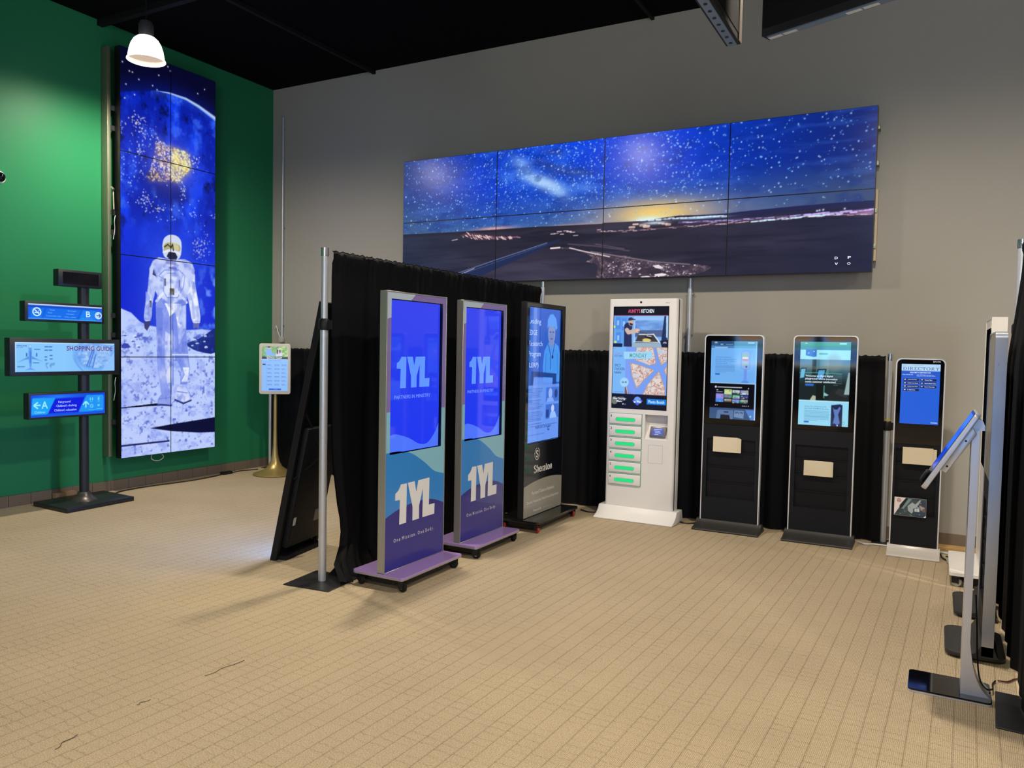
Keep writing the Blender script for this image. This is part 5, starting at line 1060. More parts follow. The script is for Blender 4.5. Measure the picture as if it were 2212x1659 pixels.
# ------------------------------------------------------------------ totems with brochure pockets
def totem(name, label, group, loc, rz, w, h, r, cv, srect, zglass, pocket, rows, M_basem, base, scr=M_scr, flat=False, frame=M_silverlight):
    """front plane y = 0 in local coordinates; base = (half width, front reach, rear reach)"""
    t = thing(name, label, 'kiosk', loc, rz, group)
    x0, x1 = -w/2, w/2; zb = .04
    o = rrect(x0, x1, zb, h, r, 6, bot=False); e = .009; i_ = rrect(x0+e, x1-e, zb+.001, h-e, r-e*.6, 6, bot=False)
    MB().ring(o, i_, -.004, .050).build('edge_frame', frame, t, bevel=.002, seg=1)
    MB().prism(i_, .034, .046).build('back_panel', M_matteblack, t)
    MB().prism(rrect(x0+e, x1-e, zglass, h-e, r-e*.6, 6, bot=False), -.001, .004).build('front_glass', M_blackglass, t)
    px0, px1, pz0, pz1 = pocket
    b = MB()
    b.box(x0+e, px0, .0005, .012, zb+.002, zglass-.0015).box(px1, x1-e, .0005, .012, zb+.002, zglass-.0015).box(px0, px1, .0005, .012, pz1, zglass-.0015).box(px0, px1, .0005, .012, zb+.002, pz0)
    b.build('lower_panel', M_matteblack, t)
    zz = [pz1] + rows + [pz0]
    for k in range(len(zz)-1):
        a, c = zz[k], zz[k+1]
        MB().prism([(.012, a), (.033, a), (.033, c), (.007, c), (.007, c+.004), (.028, c+.005), (.011, a)], px0, px1, 'x').build('brochure_pocket', M_matteblack, t)
    hw, fr, bk = base
    if flat:
        MB().prism(rrect(-hw, hw, -fr, bk, .06, 6), .012, .034, 'z').build('floor_plate', M_basem, t, bevel=.004)
        MB().prism(rrect(-hw+.03, hw-.03, -fr+.03, bk-.03, .05, 6), .0, .012, 'z').build('plate_feet', M_rubber, t)
        MB().prism([(-.075, .034), (-.03, .05), (-.005, .09), (.05, .09), (.065, .05), (.075, .034)], x0, x1, 'x').build('foot_fairing', M_basem, t)
    else:
        pr = spline([(-fr, .0), (-fr-.004, .010), (-fr+.012, .020), (-fr*.55, .030), (-fr*.2, .048), (.0, .075)], 4) + [(.055, .075), (bk*.7, .03), (bk, .012), (bk, 0)]
        m_ = MB().prism(pr, -hw, hw, 'x'); m_.build('flared_foot', M_basem, t, bevel=.007)
    if cv is None: return t, None
    s = screen('screen', t, cv, srect[0], srect[1], srect[3], srect[2], -.0016, scr)
    return t, s
def page_lines(c, u0, u1, v0, dv, n, th, col, al=.9):
    for k in range(n): c.rect(u0, v0+k*dv, u0+(u1-u0)*(1 if k < n-1 else .55), v0+k*dv+th, col, al)
def web_canvas_a():
    c = Canvas(.397, .686, 300, (112, 176, 240), norm=True, seed=41)
    c.rect(0, 0, 1, .062, (46, 84, 128)); c.rect(0, .062, 1, .092, (70, 128, 190)); c.rect(0, .094, 1, .098, (225, 242, 255)); c.rect(.5, 0, 1, .098, (110, 186, 220), .55)
    c.rect(.07, .012, .13, .022, (235, 245, 255)); c.rect(.80, .012, .94, .03, (150, 215, 250)); c.rect(.07, .035, .15, .04, (130, 170, 210)); c.rect(.2, .035, .26, .05, (130, 170, 210)); c.rect(.32, .04, .48, .046, (110, 150, 200)); c.rect(.08, .075, .36, .085, (206, 230, 255))
    c.rect(.10, .205, .44, .209, (80, 130, 200)); page_lines(c, .10, .53, .305, .0115, 9, .005, (90, 140, 205))
    c.rect(.10, .415, .20, .434, (30, 100, 205)); c.ell(.78, .26, .26, .12, (150, 200, 250), .35, soft=.5)
    # kiosk drawing
    c.poly([(.67, .14), (.72, .122), (.80, .122), (.85, .14), (.85, .34), (.82, .355), (.70, .355), (.66, .34)], (140, 176, 236)); c.line([(.67, .14), (.72, .122), (.80, .122), (.85, .14), (.85, .34), (.82, .355), (.70, .355), (.66, .34), (.67, .14)], .006, (84, 130, 215)); c.rect(.69, .16, .81, .30, (150, 196, 150)); c.rect(.69, .20, .81, .225, (226, 226, 236)); c.rect(.69, .225, .81, .25, (196, 140, 150)); c.rect(.69, .25, .81, .285, (150, 190, 245))
    c.rect(.76, .31, .80, .335, (70, 90, 130)); c.rect(.725, .355, .795, .50, (112, 150, 236)); c.poly([(.66, .525), (.72, .50), (.80, .50), (.86, .522), (.80, .53)], (92, 140, 230))
    c.rect(0, .537, 1, .545, (225, 242, 255))
    c.rect(0, .545, 1, .86, (6, 8, 20)); c.ell(.125, .59, .022, .013, (236, 240, 250)); c.rect(.16, .586, .70, .598, (196, 200, 210)); c.ell(.84, .60, .012, .008, (220, 224, 230))
    c.rect(.14, .625, .18, .633, (220, 224, 232)); c.rect(.14, .65, .28, .656, (170, 175, 190))
    rng = c.rng
    pal = [((150, 140, 226), (70, 140, 230)), ((200, 216, 150), (90, 130, 150)), ((190, 200, 214), (60, 70, 90)), ((150, 160, 190), (200, 210, 225)), ((120, 200, 170), (170, 120, 220)), ((50, 70, 150), (40, 50, 90)), ((150, 150, 140), (70, 70, 66)), ((110, 160, 230), (60, 110, 200)), ((150, 170, 180), (60, 110, 90))]
    for k, (x, y, w_, h_) in enumerate(((.13, .675, .18, .115), (.315, .62, .175, .11), (.495, .625, .17, .06), (.67, .625, .18, .06), (.50, .69, .165, .05), (.67, .69, .18, .05), (.32, .74, .165, .05), (.495, .745, .17, .05), (.67, .745, .17, .05))):
        a, b = pal[k]; c.rect(x, y, x+w_-.008, y+h_-.004, a); c.rect(x, y+h_*.55, x+w_-.008, y+h_-.004, b)
        for q in range(5): c.ell(x+w_*rng.random()*.9, y+h_*rng.random()*.9, .02, .008, tuple(int(v) for v in rng.integers(40, 230, 3)), .7)
    c.rect(.12, .81, .86, .813, (150, 40, 40), .8)
    for x in (.13, .17, .72, .76, .80, .85): c.ell(x, .825, .010, .006, (220, 222, 230))
    c.rect(0, .86, 1, 1, (56, 84, 128)); c.poly([(.15, 1), (.17, .90), (.22, .885), (.52, .885), (.52, 1)], (90, 118, 162)); c.poly([(.24, 1), (.25, .945), (.44, .95), (.46, 1)], (16, 22, 40)); c.poly([(.54, .97), (.55, .885), (.76, .885), (.75, .985)], (112, 142, 186)); c.poly([(.78, .87), (1, .875), (1, 1), (.9, 1)], (84, 130, 205)); c.rect(.32, .905, .42, .918, (24, 30, 44))
    c.ell(.90, .955, .02, .012, (150, 226, 200)); c.rect(.965, .0, 1, .86, (150, 205, 250), .55); c.rect(.975, .54, 1, 1, (190, 220, 255), .9)
    return c
def web_canvas_b():
    c = Canvas(.391, .699, 300, (66, 112, 140), norm=True, seed=43)
    c.rect(0, 0, 1, .09, (72, 150, 168)); c.rect(0, .01, 1, .05, (76, 170, 140), .7); c.rect(.09, .015, .14, .021, (225, 250, 250)); c.rect(.78, .01, .92, .028, (160, 235, 240))
    c.rect(0, .095, 1, .21, (160, 228, 242)); c.poly([(.11, .095), (.33, .095), (.33, .175), (.27, .182), (.11, .165)], (52, 112, 196)); c.rect(.16, .13, .18, .14, (210, 235, 250)); c.rect(.26, .11, .29, .12, (210, 235, 250)); c.rect(.38, .135, .55, .15, (88, 180, 180))
    g = np.clip((c.Y/c.H-.21)/.49, 0, 1); m = (c.Y/c.H > .21)*(c.Y/c.H < .70)
    c.mix(m*(1-g)*.8, (84, 132, 150)); c.mix(m*np.clip((g-.15)*2.2, 0, 1), (26, 38, 40))
    c.rect(.25, .21, .33, .42, (20, 26, 28), .7); c.rect(.40, .21, .58, .42, (120, 170, 180), .45); c.ell(.68, .25, .16, .10, (150, 160, 150), .35, soft=.5)
    c.poly([(0, .30), (1, .27), (1, .33), (0, .33)], (120, 124, 100), .4)
    c.poly([(.60, .72-.02), (.62, .60), (.72, .55), (.90, .57), (.98, .66), (.98, .70), (.60, .70)], (36, 40, 42)); c.poly([(.72, .61), (.78, .55), (.94, .57), (.98, .62), (.95, .66)], (48, 52, 54)); c.poly([(.90, .62), (.97, .36), (1, .36), (1, .62)], (150, 176, 180)); c.poly([(.44, .62), (.50, .60), (.60, .63), (.56, .645), (.44, .64)], (150, 190, 196))
    c.poly([(.22, .70), (.28, .64), (.34, .65), (.36, .70)], (176, 180, 160)); c.rect(.34, .50, .50, .70, (20, 26, 26)); c.rect(.495, .52, .51, .67, (110, 200, 180))
    c.poly([(.02, .315), (.14, .312), (.10, .45), (.0, .46)], (34, 60, 70)); c.poly([(.03, .33), (.12, .325), (.09, .43), (.01, .44)], (110, 190, 230)); c.poly([(.36, .325), (.54, .32), (.50, .45), (.32, .455)], (20, 34, 44)); c.poly([(.38, .34), (.51, .335), (.475, .44), (.35, .445)], (84, 160, 220))  # two tablet stands mirrored in the glass, painted into the page picture
    c.line([(.0, .375), (.4, .368), (.84, .378)], .014, (96, 200, 160), .8); page_lines(c, .68, .85, .40, .022, 6, .004, (150, 170, 170), .7)
    c.rect(.12, .505, .29, .528, (50, 116, 220)); c.rect(0, .70, 1, .715, (190, 240, 250))
    c.rect(0, .712, 1, 1, (150, 216, 244)); page_lines(c, .12, .62, .825, .0165, 8, .005, (90, 150, 190)); c.rect(.12, .955, .22, .972, (30, 96, 190))
    c.poly([(.66, .75), (.83, .735), (.88, .745), (.88, 1), (.66, 1)], (34, 44, 80)); c.poly([(.69, .77), (.72, .80), (.78, .80), (.82, .765), (.85, .78), (.80, .86), (.84, .96), (.78, .985), (.74, .965), (.70, .97), (.73, .88)], (92, 124, 190)); c.ell(.79, .99, .012, .008, (230, 240, 250)); c.rect(.88, .945, .93, .972, (90, 190, 170)); c.rect(.895, .952, .918, .965, (200, 250, 240))
    return c
def directory_canvas():
    c = Canvas(.268, .467, 330, (28, 92, 214), norm=True, seed=47)
    c.mix(np.clip(1-c.Y/(.3*c.H), 0, 1)*.7, (44, 76, 170)); c.rect(0, 0, 1, .115, (182, 216, 246)); c.rect(.03, .018, .12, .022, (110, 140, 190)); c.rect(.28, .018, .57, .024, (120, 150, 196)); c.rect(.85, .018, .98, .022, (110, 140, 190))
    for k, (u, v) in enumerate(((.05, .235), (.49, .235), (.05, .292), (.49, .292), (.05, .349), (.49, .349), (.05, .406))):
        c.rect(u, v, u+.43, v+.052, (70, 120, 226)); c.rect(u+.008, v+.004, u+.422, v+.047, (16, 30, 92)); c.rect(u+.03, v+.016, u+.075, v+.032, (226, 234, 250))
    c.rect(.8, .962, .98, .974, (200, 220, 250))
    return c
G = 'brochure totems along the back curtain'
k1, k1s = totem('brochure_totem', 'black rounded totem beside the white kiosk, paper in its top pocket', G, (-1.565, 6.95, 0), 0, .512, 1.727, .034, web_canvas_a(), (-.197, .200, .984, 1.671), .932, (-.210, .210, .272, .806), [.686, .550, .412], mat('charcoal_foot', (.026, .024, .022, 1), .5), (.285, .165, .13))
k2, k2s = totem('brochure_totem', 'black rounded totem with welcome page, paper in its second pocket', G, (-.815, 6.95, 0), 0, .505, 1.727, .034, web_canvas_b(), (-.195, .196, .975, 1.674), .932, (-.209, .206, .268, .802), [.683, .545, .407], MATS['charcoal_foot'], (.275, .165, .13))
kd, kds = totem('directory_totem', 'slim white-edged directory totem with blue screen, between post and tablet stand', None, (-.105, 6.85, 0), 0, .345, 1.552, .040, directory_canvas(), (-.132, .136, 1.040, 1.508), .879, (-.148, .140, .314, .843), [.720, .584, .446], mat('clear_silver_foot', S(196, 190, 180), .3, var=.02), (.185, .12, .11), scr=M_scrm)
y = -.0024
def XU(r, u): return r[0]+u*(r[1]-r[0])
def ZV(r, v): return r[3]-v*(r[3]-r[2])
r1 = (-.197, .200, .984, 1.671); ink = emis(62, 116, 190, 1.0, rough=.05)
texts(k1s, [("Say hello to the world's first", XU(r1, .10), XU(r1, .56), ZV(r1, .246), ZV(r1, .222)), ('fully featured 21.5" Outdoor', XU(r1, .10), XU(r1, .56), ZV(r1, .270), ZV(r1, .248)), ('self Order Kiosk', XU(r1, .10), XU(r1, .36), ZV(r1, .293), ZV(r1, .275))], y, ink)
text(k1s, 'EFLYN', XU(r1, .57), XU(r1, .74), ZV(r1, .925), ZV(r1, .90), y, emis(16, 26, 44, 1.0, rough=.05), .02)
r2 = (-.195, .196, .975, 1.674); wt2 = emis(232, 246, 255, 1.0, rough=.05)
texts(k2s, [("Welcome to Eflyn's digital", XU(r2, .12), XU(r2, .67), ZV(r2, .425), ZV(r2, .395)), ('playground, where innovation', XU(r2, .12), XU(r2, .76), ZV(r2, .460), ZV(r2, .430)), ('meets customer satisfaction!', XU(r2, .12), XU(r2, .73), ZV(r2, .490), ZV(r2, .465))], y, wt2, .012)
texts(k2s, [('Secure Your Investment with', XU(r2, .12), XU(r2, .56), ZV(r2, .782), ZV(r2, .765)), ('Anti-Theft Wall Mount Brackets', XU(r2, .12), XU(r2, .61), ZV(r2, .808), ZV(r2, .790))], y, emis(84, 140, 180, 1.0, rough=.05), .004)
r3 = (-.132, .136, 1.040, 1.508)
sheets('lettering', emis(44, 74, 124, 1.0), kds, serif('DIRECTORY', XU(r3, .04), XU(r3, .965), ZV(r3, .100), ZV(r3, .050), .15, .05, .22), y)
text(kds, 'WELCOME TO 2000 FINCH AVE.', XU(r3, .22), XU(r3, .76), ZV(r3, .152), ZV(r3, .130), y, emis(226, 238, 255, 1.0), .02)
texts(kds, [('Phone: 416-650-1001', XU(r3, .03), XU(r3, .30), ZV(r3, .185), ZV(r3, .168)), ('Email: 2000finch@propertymgmt.com', XU(r3, .40), XU(r3, .84), ZV(r3, .186), ZV(r3, .170)), ('Management Office: 2000 Finch Ave W.', XU(r3, .40), XU(r3, .88), ZV(r3, .205), ZV(r3, .190))], y, emis(206, 226, 255, 1.0), .01)
rows = []
for k, (u, v, s) in enumerate(((.05, .235, 'Atlantis Pharmacy'), (.49, .235, 'Pearson Place'), (.05, .292, 'Norfinch View Dental'), (.49, .292, 'Midtown Medical Centre'), (.05, .349, 'Norfinch View Physio'), (.49, .349, 'Pearson Place Suite'), (.05, .406, 'Dr. Mark Perez'))):
    rows.append((s, XU(r3, u+.12), XU(r3, u+.12+.011*len(s)+.05), ZV(r3, v+.033), ZV(r3, v+.017)))
texts(kds, rows, y, emis(232, 240, 255, 1.0), .02)
text(kd, 'EFLYN', .085, .135, 1.522, 1.534, -.0016, mat('silver_print', S(200, 204, 210), .4), .02)
# sheets standing in the pockets
M_paper = mat('cream_paper', S(220, 206, 174), .7, bump=.05, nscale=6)
def leaf(label, root, x0, x1, zb, zt, d, tilt, m=None):
    o = MB().box(x0, x1, -.0005, .0005, 0, zt-zb).build('paper_sheet', m or M_paper, None)
    o.location = (root.location.x, root.location.y-d, zb); o.rotation_euler = (-tilt, 0, 0); return tag(o, label, 'paper', 'sheets in the totem pockets')
leaf('front cream sheet in the top pocket of the totem beside the white kiosk', k1, -.154, .062, .689, .823, .014, .03)
leaf('middle cream sheet peeking out behind the front one, totem beside white kiosk', k1, -.150, .078, .689, .819, .0115, .03)
leaf('rearmost cream sheet with the widest margin, totem beside the white kiosk', k1, -.146, .090, .689, .814, .009, .03)
leaf('front cream sheet in the second pocket of the welcome page totem', k2, -.134, .086, .549, .677, .014, .03)
leaf('rear cream sheet just showing behind the other on the welcome page totem', k2, -.130, .096, .549, .674, .011, .03)
leaf('front cream sheet in the top pocket of the directory totem', kd, -.100, .112, .724, .856, .014, .03)
leaf('rear cream sheet showing past the front one on the directory totem', kd, -.094, .136, .724, .848, .011, .03)
pc = thing('postcard', 'printed card with phone picture and red emblem in directory totem pocket', 'card', (-.105, 6.836, .450-.139+.139*0), 0)
pc.location.z = .449-.139+.002
c = Canvas(.222, .142, 520, (70, 84, 92), norm=True, seed=51)
c.mix(np.clip((c.fbm(6, 9, 3)-.4)*3, 0, 1), (40, 50, 58)); c.poly([(0, 0), (.36, 0), (.17, .42), (.16, .55), (0, 1)], (238, 226, 222)); c.poly([(.36, .02), (.44, .02), (.24, .60), (.16, .56), (.20, .42)], (22, 20, 22)); c.poly([(.44, .02), (.55, .05), (.30, .62), (.22, .62)], (120, 150, 150))
c.poly([(.42, .45), (.56, .22), (.66, .32), (.80, .05), (.86, .10), (.66, .55), (.56, .86), (.44, .70)], (170, 184, 184)); c.poly([(.84, .08), (.98, .12), (.98, .55), (.74, .40)], (58, 62, 84)); c.poly([(.60, .58), (.76, .38), (.98, .50), (.98, .9), (.60, .95)], (50, 70, 88)); c.poly([(.78, .34), (.96, .46), (.94, .66), (.84, .62)], (176, 160, 150)); c.ell(.93, .62, .05, .10, (120, 96, 86))
for x in (.665, .72, .775): c.ell(x, .46 if x == .72 else .50, .018, .03, (225, 235, 236)); c.rect(x-.022, .52 if x == .72 else .55, x+.022, .72, (225, 235, 236))
c.ell(.34, .76, .03, .045, (230, 240, 236)); c.line([(.30, .70), (.56, .96)], .012, (200, 214, 210)); c.ell(.50, .50, .03, .05, (150, 164, 160)); c.poly([(.93, 1), (1, .88), (1, 1)], (245, 242, 240)); c.poly([(0, .96), (.30, .66), (.50, .90), (.55, 1), (.02, 1)], (60, 78, 78), .8)
for x, y_ in ((.83, .24), (.20, .9), (.80, .86)): c.dots([x], [y_], [.003], (226, 240, 240), [1])
cf = MB().box(-.144, .080, -.0006, .0006, 0, .144).build('card_stock', logo_m, pc)
cs = screen('printed_face', pc, c, -.143, .079, .143, .001, -.0009, print_mat('printed_card'))
sheets('red_emblem', mat('red_ink', S(150, 50, 56), .5), pc, ring_polys(-.112, .120, .0105, .0145) + [bar((-.119, .112), (-.112, .128), .003), bar((-.112, .128), (-.105, .112), .003), bar((-.116, .117), (-.108, .117), .003)], -.0014)
pc.rotation_euler = (-.03, 0, 0)

# ------------------------------------------------------------------ right-hand row, facing left
cw = Canvas(.5, .9, 20, (10, 14, 22), norm=True)
def wz(w, z1, o):
    x0, x1 = -w/2, w/2
    return [('front_panel', M_white, [(x0, z1-.004), (x0, o[2]), (o[0], o[2]), (o[0], o[3]), (o[1], o[3]), (o[1], o[2]), (x1, o[2]), (x1, z1-.004)]), ('front_panel', M_white, [(x0, o[2]), (x0, .10), (x1, .10), (x1, o[2])])]
o_ = (-.275, .275, .80, 1.77)
ad_kiosk('white_kiosk', 'tall white kiosk seen edge-on upon a white trolley, behind the tablet stand', None, (.365, 6.41, 0), -PI/2, .66, .10, 1.838, o_, wz(.66, 1.838, o_), M_white, M_white, M_white, (-.35, .345, -.23, .19), mat('clear_grey_wheel', S(170, 170, 160), .4), M_chrome, cw, depth=.09, back=M_matteblack)
cb_ = Canvas(.4, .7, 20, (12, 16, 24), norm=True)
totem('side_totem', 'dark silver-edged totem seen edge-on on a flat dark plate, behind tablet stand', 'edge-on totems on the right', (.262, 4.86, 0), -PI/2, .505, 1.700, .034, cb_, (-.195, .196, .975, 1.65), .932, (-.209, .206, .268, .802), [.683, .545, .407], MATS['charcoal_foot'], (.235, .165, .11), flat=True, frame=mat('blueish_silver', S(200, 206, 214), .3, metal=.85))
totem('side_totem', 'dark totem plate showing between the white trolley and the nearer plate', 'edge-on totems on the right', (.30, 5.61, 0), -PI/2, .505, 1.66, .034, cb_, (-.195, .196, .975, 1.62), .932, (-.209, .206, .268, .802), [.683, .545, .407], MATS['charcoal_foot'], (.245, .150, .075), flat=True, frame=MATS['blueish_silver'])

# ------------------------------------------------------------------ tablet stand
ts = thing('tablet_stand', 'white stand with tilted tablet on a glossy black base, right foreground', 'tablet stand', (.11, 4.175, 0), 0)
M_wstand = mat('white_satin_stand', S(206, 208, 214), .32, metal=.55)
MB().prism(rrect(-.170, .170, -.125, .125, .022, 5), .009, .017, 'z').build('base_glass', M_blackglass, ts)
MB().prism(rrect(-.172, .172, -.127, .127, .023, 5), .001, .009, 'z').build('base_rim', M_wstand, ts)
MB().box(.045, .076, -.070, .070, .017, 1.235).build('post', M_wstand, ts)
cp = spline([(.076, .26), (.088, .17), (.105, .10), (.130, .05), (.162, .017)], 6)
MB().prism([(.076, .017)] + cp, -.070, .070, 'y').xf(Matrix.Identity(4)).build('curved_brace', M_wstand, ts, smooth=True)
hub = [(.043+.0, 1.235), (.043, 1.262)] + [(.066+.026*math.cos(a)*-1, 1.262+.026*math.sin(a)) for a in (PI/6, PI/3, PI/2, 2*PI/3, 5*PI/6)] + [(.096, 1.255), (.096, 1.235)]
MB().prism(hub, -.062, .062, 'y').build('hinge_cover', M_wstand, ts, smooth=True)
# tablet: from (-.032, .959) to (.176, 1.317) in world x, z
th = math.atan2(1.317-.959, .176+.032); Ln = .415
TM = Matrix.Translation((-.032-.11+.006, 0, .955)) @ Matrix.Rotation(-(th), 4, 'Y')       # local x runs up the tablet, local z towards its face
tab = MB().prism(rrect(0, Ln, -.135, .135, .022, 5), -.006, .018, 'z').xf(TM).build('tablet_case', M_wstand, ts, bevel=.005)
MB().prism(rrect(.006, Ln-.006, -.129, .129, .018, 5), .018, .0195, 'z').xf(TM).build('tablet_glass', M_blackglass, tab)
ct = Canvas(.23, .30, 60, (26, 70, 205), norm=True); ct.rect(0, 0, 1, .25, (60, 110, 230)); ct.rect(.1, .4, .9, .6, (40, 90, 220))
tsn = screen('tablet_screen', tab, ct, -.115, .115, .30, 0, 0, M_scr)
tsn.matrix_local = TM @ Matrix(((0, 0, 1, .095), (1, 0, 0, 0), (0, -1, 0, .0199), (0, 0, 0, 1)))
br = MB().prism([(.11, -.006), (.11, -.034), (.33, -.040), (.35, -.006)], -.095, .095, 'y'); br.xf(TM).build('rear_bracket', M_wstand, tab, bevel=.004)
for q in (.14, .28): MB().cyl((q, -.0965, -.020), (q, -.094, -.020), .005, 10).xf(TM).build('screw', M_blackmetal, tab)
MB().prism(rrect(.012, .07, -.045, .045, .012, 4), .0195, .034, 'z').xf(TM).build('card_reader', M_darkblack, tab, bevel=.004)

# ------------------------------------------------------------------ right-hand curtain with its posts
upright('silver post at the far end of the right-hand curtain', .449, 5.945, 1.75, 2.325, 0, .024, .19)
upright('steel plate and post at the near end of the right-hand curtain, bottom right', .50, 4.03, 1.70, 2.36, math.radians(-3), .026, .42)
drape('black curtain along the right edge of the picture', (.462, 5.90), (.468, 3.40), 2.28, (-1, 0), .022, 14, None, 0, .012, 1.0, .062)

# ------------------------------------------------------------------ hanging displays
def hang(label, loc, rz, w, h, d, vents):
    t = thing('hanging_display', label, 'display', loc, rz, 'hanging displays')
    MB().box(-w/2, w/2, -d/2, d/2, .0, h).build('housing', M_matteblack, t, bevel=.003)
    MB().box(-w/2+.004, w/2-.004, -d/2-.002, -d/2, .03, h-.01).build('rear_panel', mat('rough_black', (.005, .005, .006, 1), .9, spec=.1), t)
    b = MB().box(-w/2+.02, w/2-.02, -d*.32, d*.30, -.006, .0).build('vent_strip', mat('blue_grey_vent', S(120, 140, 166), .35, metal=.6), t)
    MB().box(-w/2+.012, w/2-.012, d/2, d/2+.002, .03, h-.012).build('screen', emis(176, 206, 255, 4.0, sample=True), t)
    n = int(w/.07)
    for k in range(n):
        x = -w/2+.05+k*(w-.1)/max(1, n-1)
        if vents: MB().cyl((x, 0, -.008), (x, 0, -.0055), .008, 10).build('vent_hole', M_darkblack, b)
        elif k % 5 < 2: MB().box(x-.03, x+.03, -.010, .010, -.0075, -.006).build('vent_slot', M_silverlight, b)
    for x in (-w*.3, w*.3): MB().cyl((x, 0, h), (x, 0, H-loc[2]-.002), .004, 6).build('wire', M_silver, t)
    return t
hd1 = hang('thin hanging display seen edge-on at the top, left of the broad one', (-.83, 2.95, 2.905), math.radians(90), 1.08, .66, .062, True)
box('side_strip', mat('brown_edge', S(120, 104, 84), .5), hd1, .492, .536, -.036, -.0335, .0, .64)
hd2 = hang('broad hanging display at the top with black face, right of the thin one', (-.21, 3.347, 2.93), math.radians(-21), 1.06, .66, .062, False)
MB().tube(spline([(-.40, -.034, .30), (-.40, -.04, .14), (-.385, -.045, .12), (-.375, -.04, .16)]), .004, 6).build('hook', M_white, hd2)

# ------------------------------------------------------------------ small things on walls and floor
dc = thing('dome_camera', 'small white dome camera on the green wall at the left edge', 'camera', (XL+.002, 4.03, 3.03), 0)
MB().cyl((0, 0, 0), (.05, 0, 0), .055, 28).build('camera_base', M_white, dc, bevel=.008)
dm = [(.05+.045*math.sin(a), .045*math.cos(a)) for a in [PI/2*k/8 for k in range(9)]]
MB().lathe([(r_, z_) for z_, r_ in dm], 24).xf(Matrix.Rotation(PI/2, 4, 'Y')).build('dome', M_blackglass, dc, smooth=True)
def conduit(label, x, z0, z1, r, boxz):
    t = thing('wall_conduit', label, 'pipe', (x, YB-r-.004, 0), 0)
    MB().cyl((0, 0, z0), (0, 0, z1), r, 14).build('pipe', M_pole, t, smooth=True)
    for z in (z0+.15, (z0+z1)/2, z1-.15): MB().box(-r-.012, r+.012, -r*.4, r+.003, z-.006, z+.006).build('pipe_clip', M_silver, t)
    if boxz: MB().box(-.035, .035, -.03, r+.003, boxz-.04, boxz+.03).build('junction_box', mat('junction_grey', S(168, 166, 160), .5), t, bevel=.004); MB().tube(spline([(-.02, -.01, boxz+.02), (-.05, -.02, boxz+.10), (-.09, -.01, boxz+.17), (-.12, .0, boxz+.14)]), .006, 6).build('loose_wire', MATS['white_cable'], t)
    return t
conduit('thin metal conduit running down the grey wall beside the green corner', -7.36, 1.66, 4.43, .014, 1.63)
conduit('metal conduit below the wide video wall, beside the white kiosk', -2.085, 1.2, 2.27, .022, None)
cb = thing('cardboard_box', 'small flat cardboard box on the floor between sign and green wall', 'box', (-7.49, 4.60, .0), 0)
box('carton', mat('cardboard', S(150, 120, 86), .85), cb, -.035, .035, -.10, .10, .001, .075, .002); text(cb, 'FRAGILE', -.1, .1, .02, .04, 0, mat('print_dark', S(60, 50, 40), .8)).matrix_local = Matrix.Translation((.0355, 0, 0)) @ Matrix.Rotation(PI/2, 4, 'Z')
wb_ = thing('wooden_board', 'tan board lying on the floor by the back wall, behind tablet stand', 'board', (.22, 7.235, 0), 0)
box('plank', mat('tan_board', S(176, 140, 88), .7), wb_, -.16, .30, -.06, .06, .001, .028, .002)
def cord(name, label, pts, r, m=None):
    p = spline([(x, y, z) for x, y, z in pts], 8); o = MB().tube(p, r, 6).build(name, m or M_cable, None, smooth=True); return tag(o, label, 'cable', 'cables on the floor')
cord('power_cable', 'long black cable along the baseboard below the astronaut video wall', [(-7.30, 4.98, .008), (-7.40, 5.15, .008), (-7.42, 5.46, .008), (-7.36, 5.94, .008), (-7.38, 6.30, .008), (-7.42, 6.46, .008)], .006)
cord('power_cable', 'black cable from the power block to the gold stand', [(-7.42, 6.60, .008), (-7.43, 6.75, .012), (-7.40, 6.90, .008), (-7.37, 6.98, .008)], .006)
pb = MB().box(-.03, .03, -.07, .07, .001, .035).build('power_block', M_darkblack, None, bevel=.006); pb.location = (-7.42, 6.53, 0); tag(pb, 'black power block on the floor below the astronaut video wall', 'adapter')
cord('power_cable', 'black cable looping out beside the leaning black board', [(-3.62, 5.0, .25), (-3.66, 4.9, .16), (-3.70, 4.85, .08), (-3.68, 4.95, .008), (-3.75, 5.2, .008)], .005)
cord('power_cable', 'white cable on the floor between black totem and taped post', [(-.52, 7.08, .008), (-.46, 7.02, .009), (-.40, 7.05, .009), (-.30, 7.06, .008)], .008, MATS['white_cable'])
cord('power_cable', 'white cable on the floor right of the directory totem', [(-.02, 7.10, .008), (.10, 7.06, .009), (.22, 7.00, .009), (.40, 6.98, .008)], .010, MATS['white_cable'])
cord('power_cable', 'black cable from the directory totem to the white trolley', [(.06, 7.00, .03), (.09, 6.95, .012), (.10, 6.88, .008), (.13, 6.80, .008), (.17, 6.72, .008)], .006)
cord('power_cable', 'black cord hanging from the tablet stand onto its base', [(.205, 4.20, .46), (.215, 4.20, .30), (.222, 4.20, .16), (.235, 4.19, .07), (.26, 4.19, .03), (.288, 4.215, .024), (.292, 4.27, .02), (.296, 4.33, .008), (.31, 4.38, .008)], .004)
cord('power_cable', 'thin brown cord curling over the carpet beside the tablet stand base', [(.32, 4.39, .008), (.36, 4.40, .007), (.40, 4.46, .007), (.46, 4.50, .007), (.52, 4.46, .009), (.48, 4.40, .012), (.43, 4.45, .015), (.47, 4.52, .012)], .004, mat('brown_cord', S(90, 50, 40), .5))
cord('power_cable', 'black cable on the floor between hotel kiosk and white kiosk', [(-3.0, 6.98, .008), (-2.9, 6.93, .008), (-2.82, 6.98, .008), (-2.78, 7.05, .008)], .006)
cord('power_cable', 'black cable on the floor between white kiosk and black totem', [(-2.02, 7.0, .008), (-1.96, 6.96, .010), (-1.9, 7.0, .008), (-1.85, 7.08, .008)], .006)
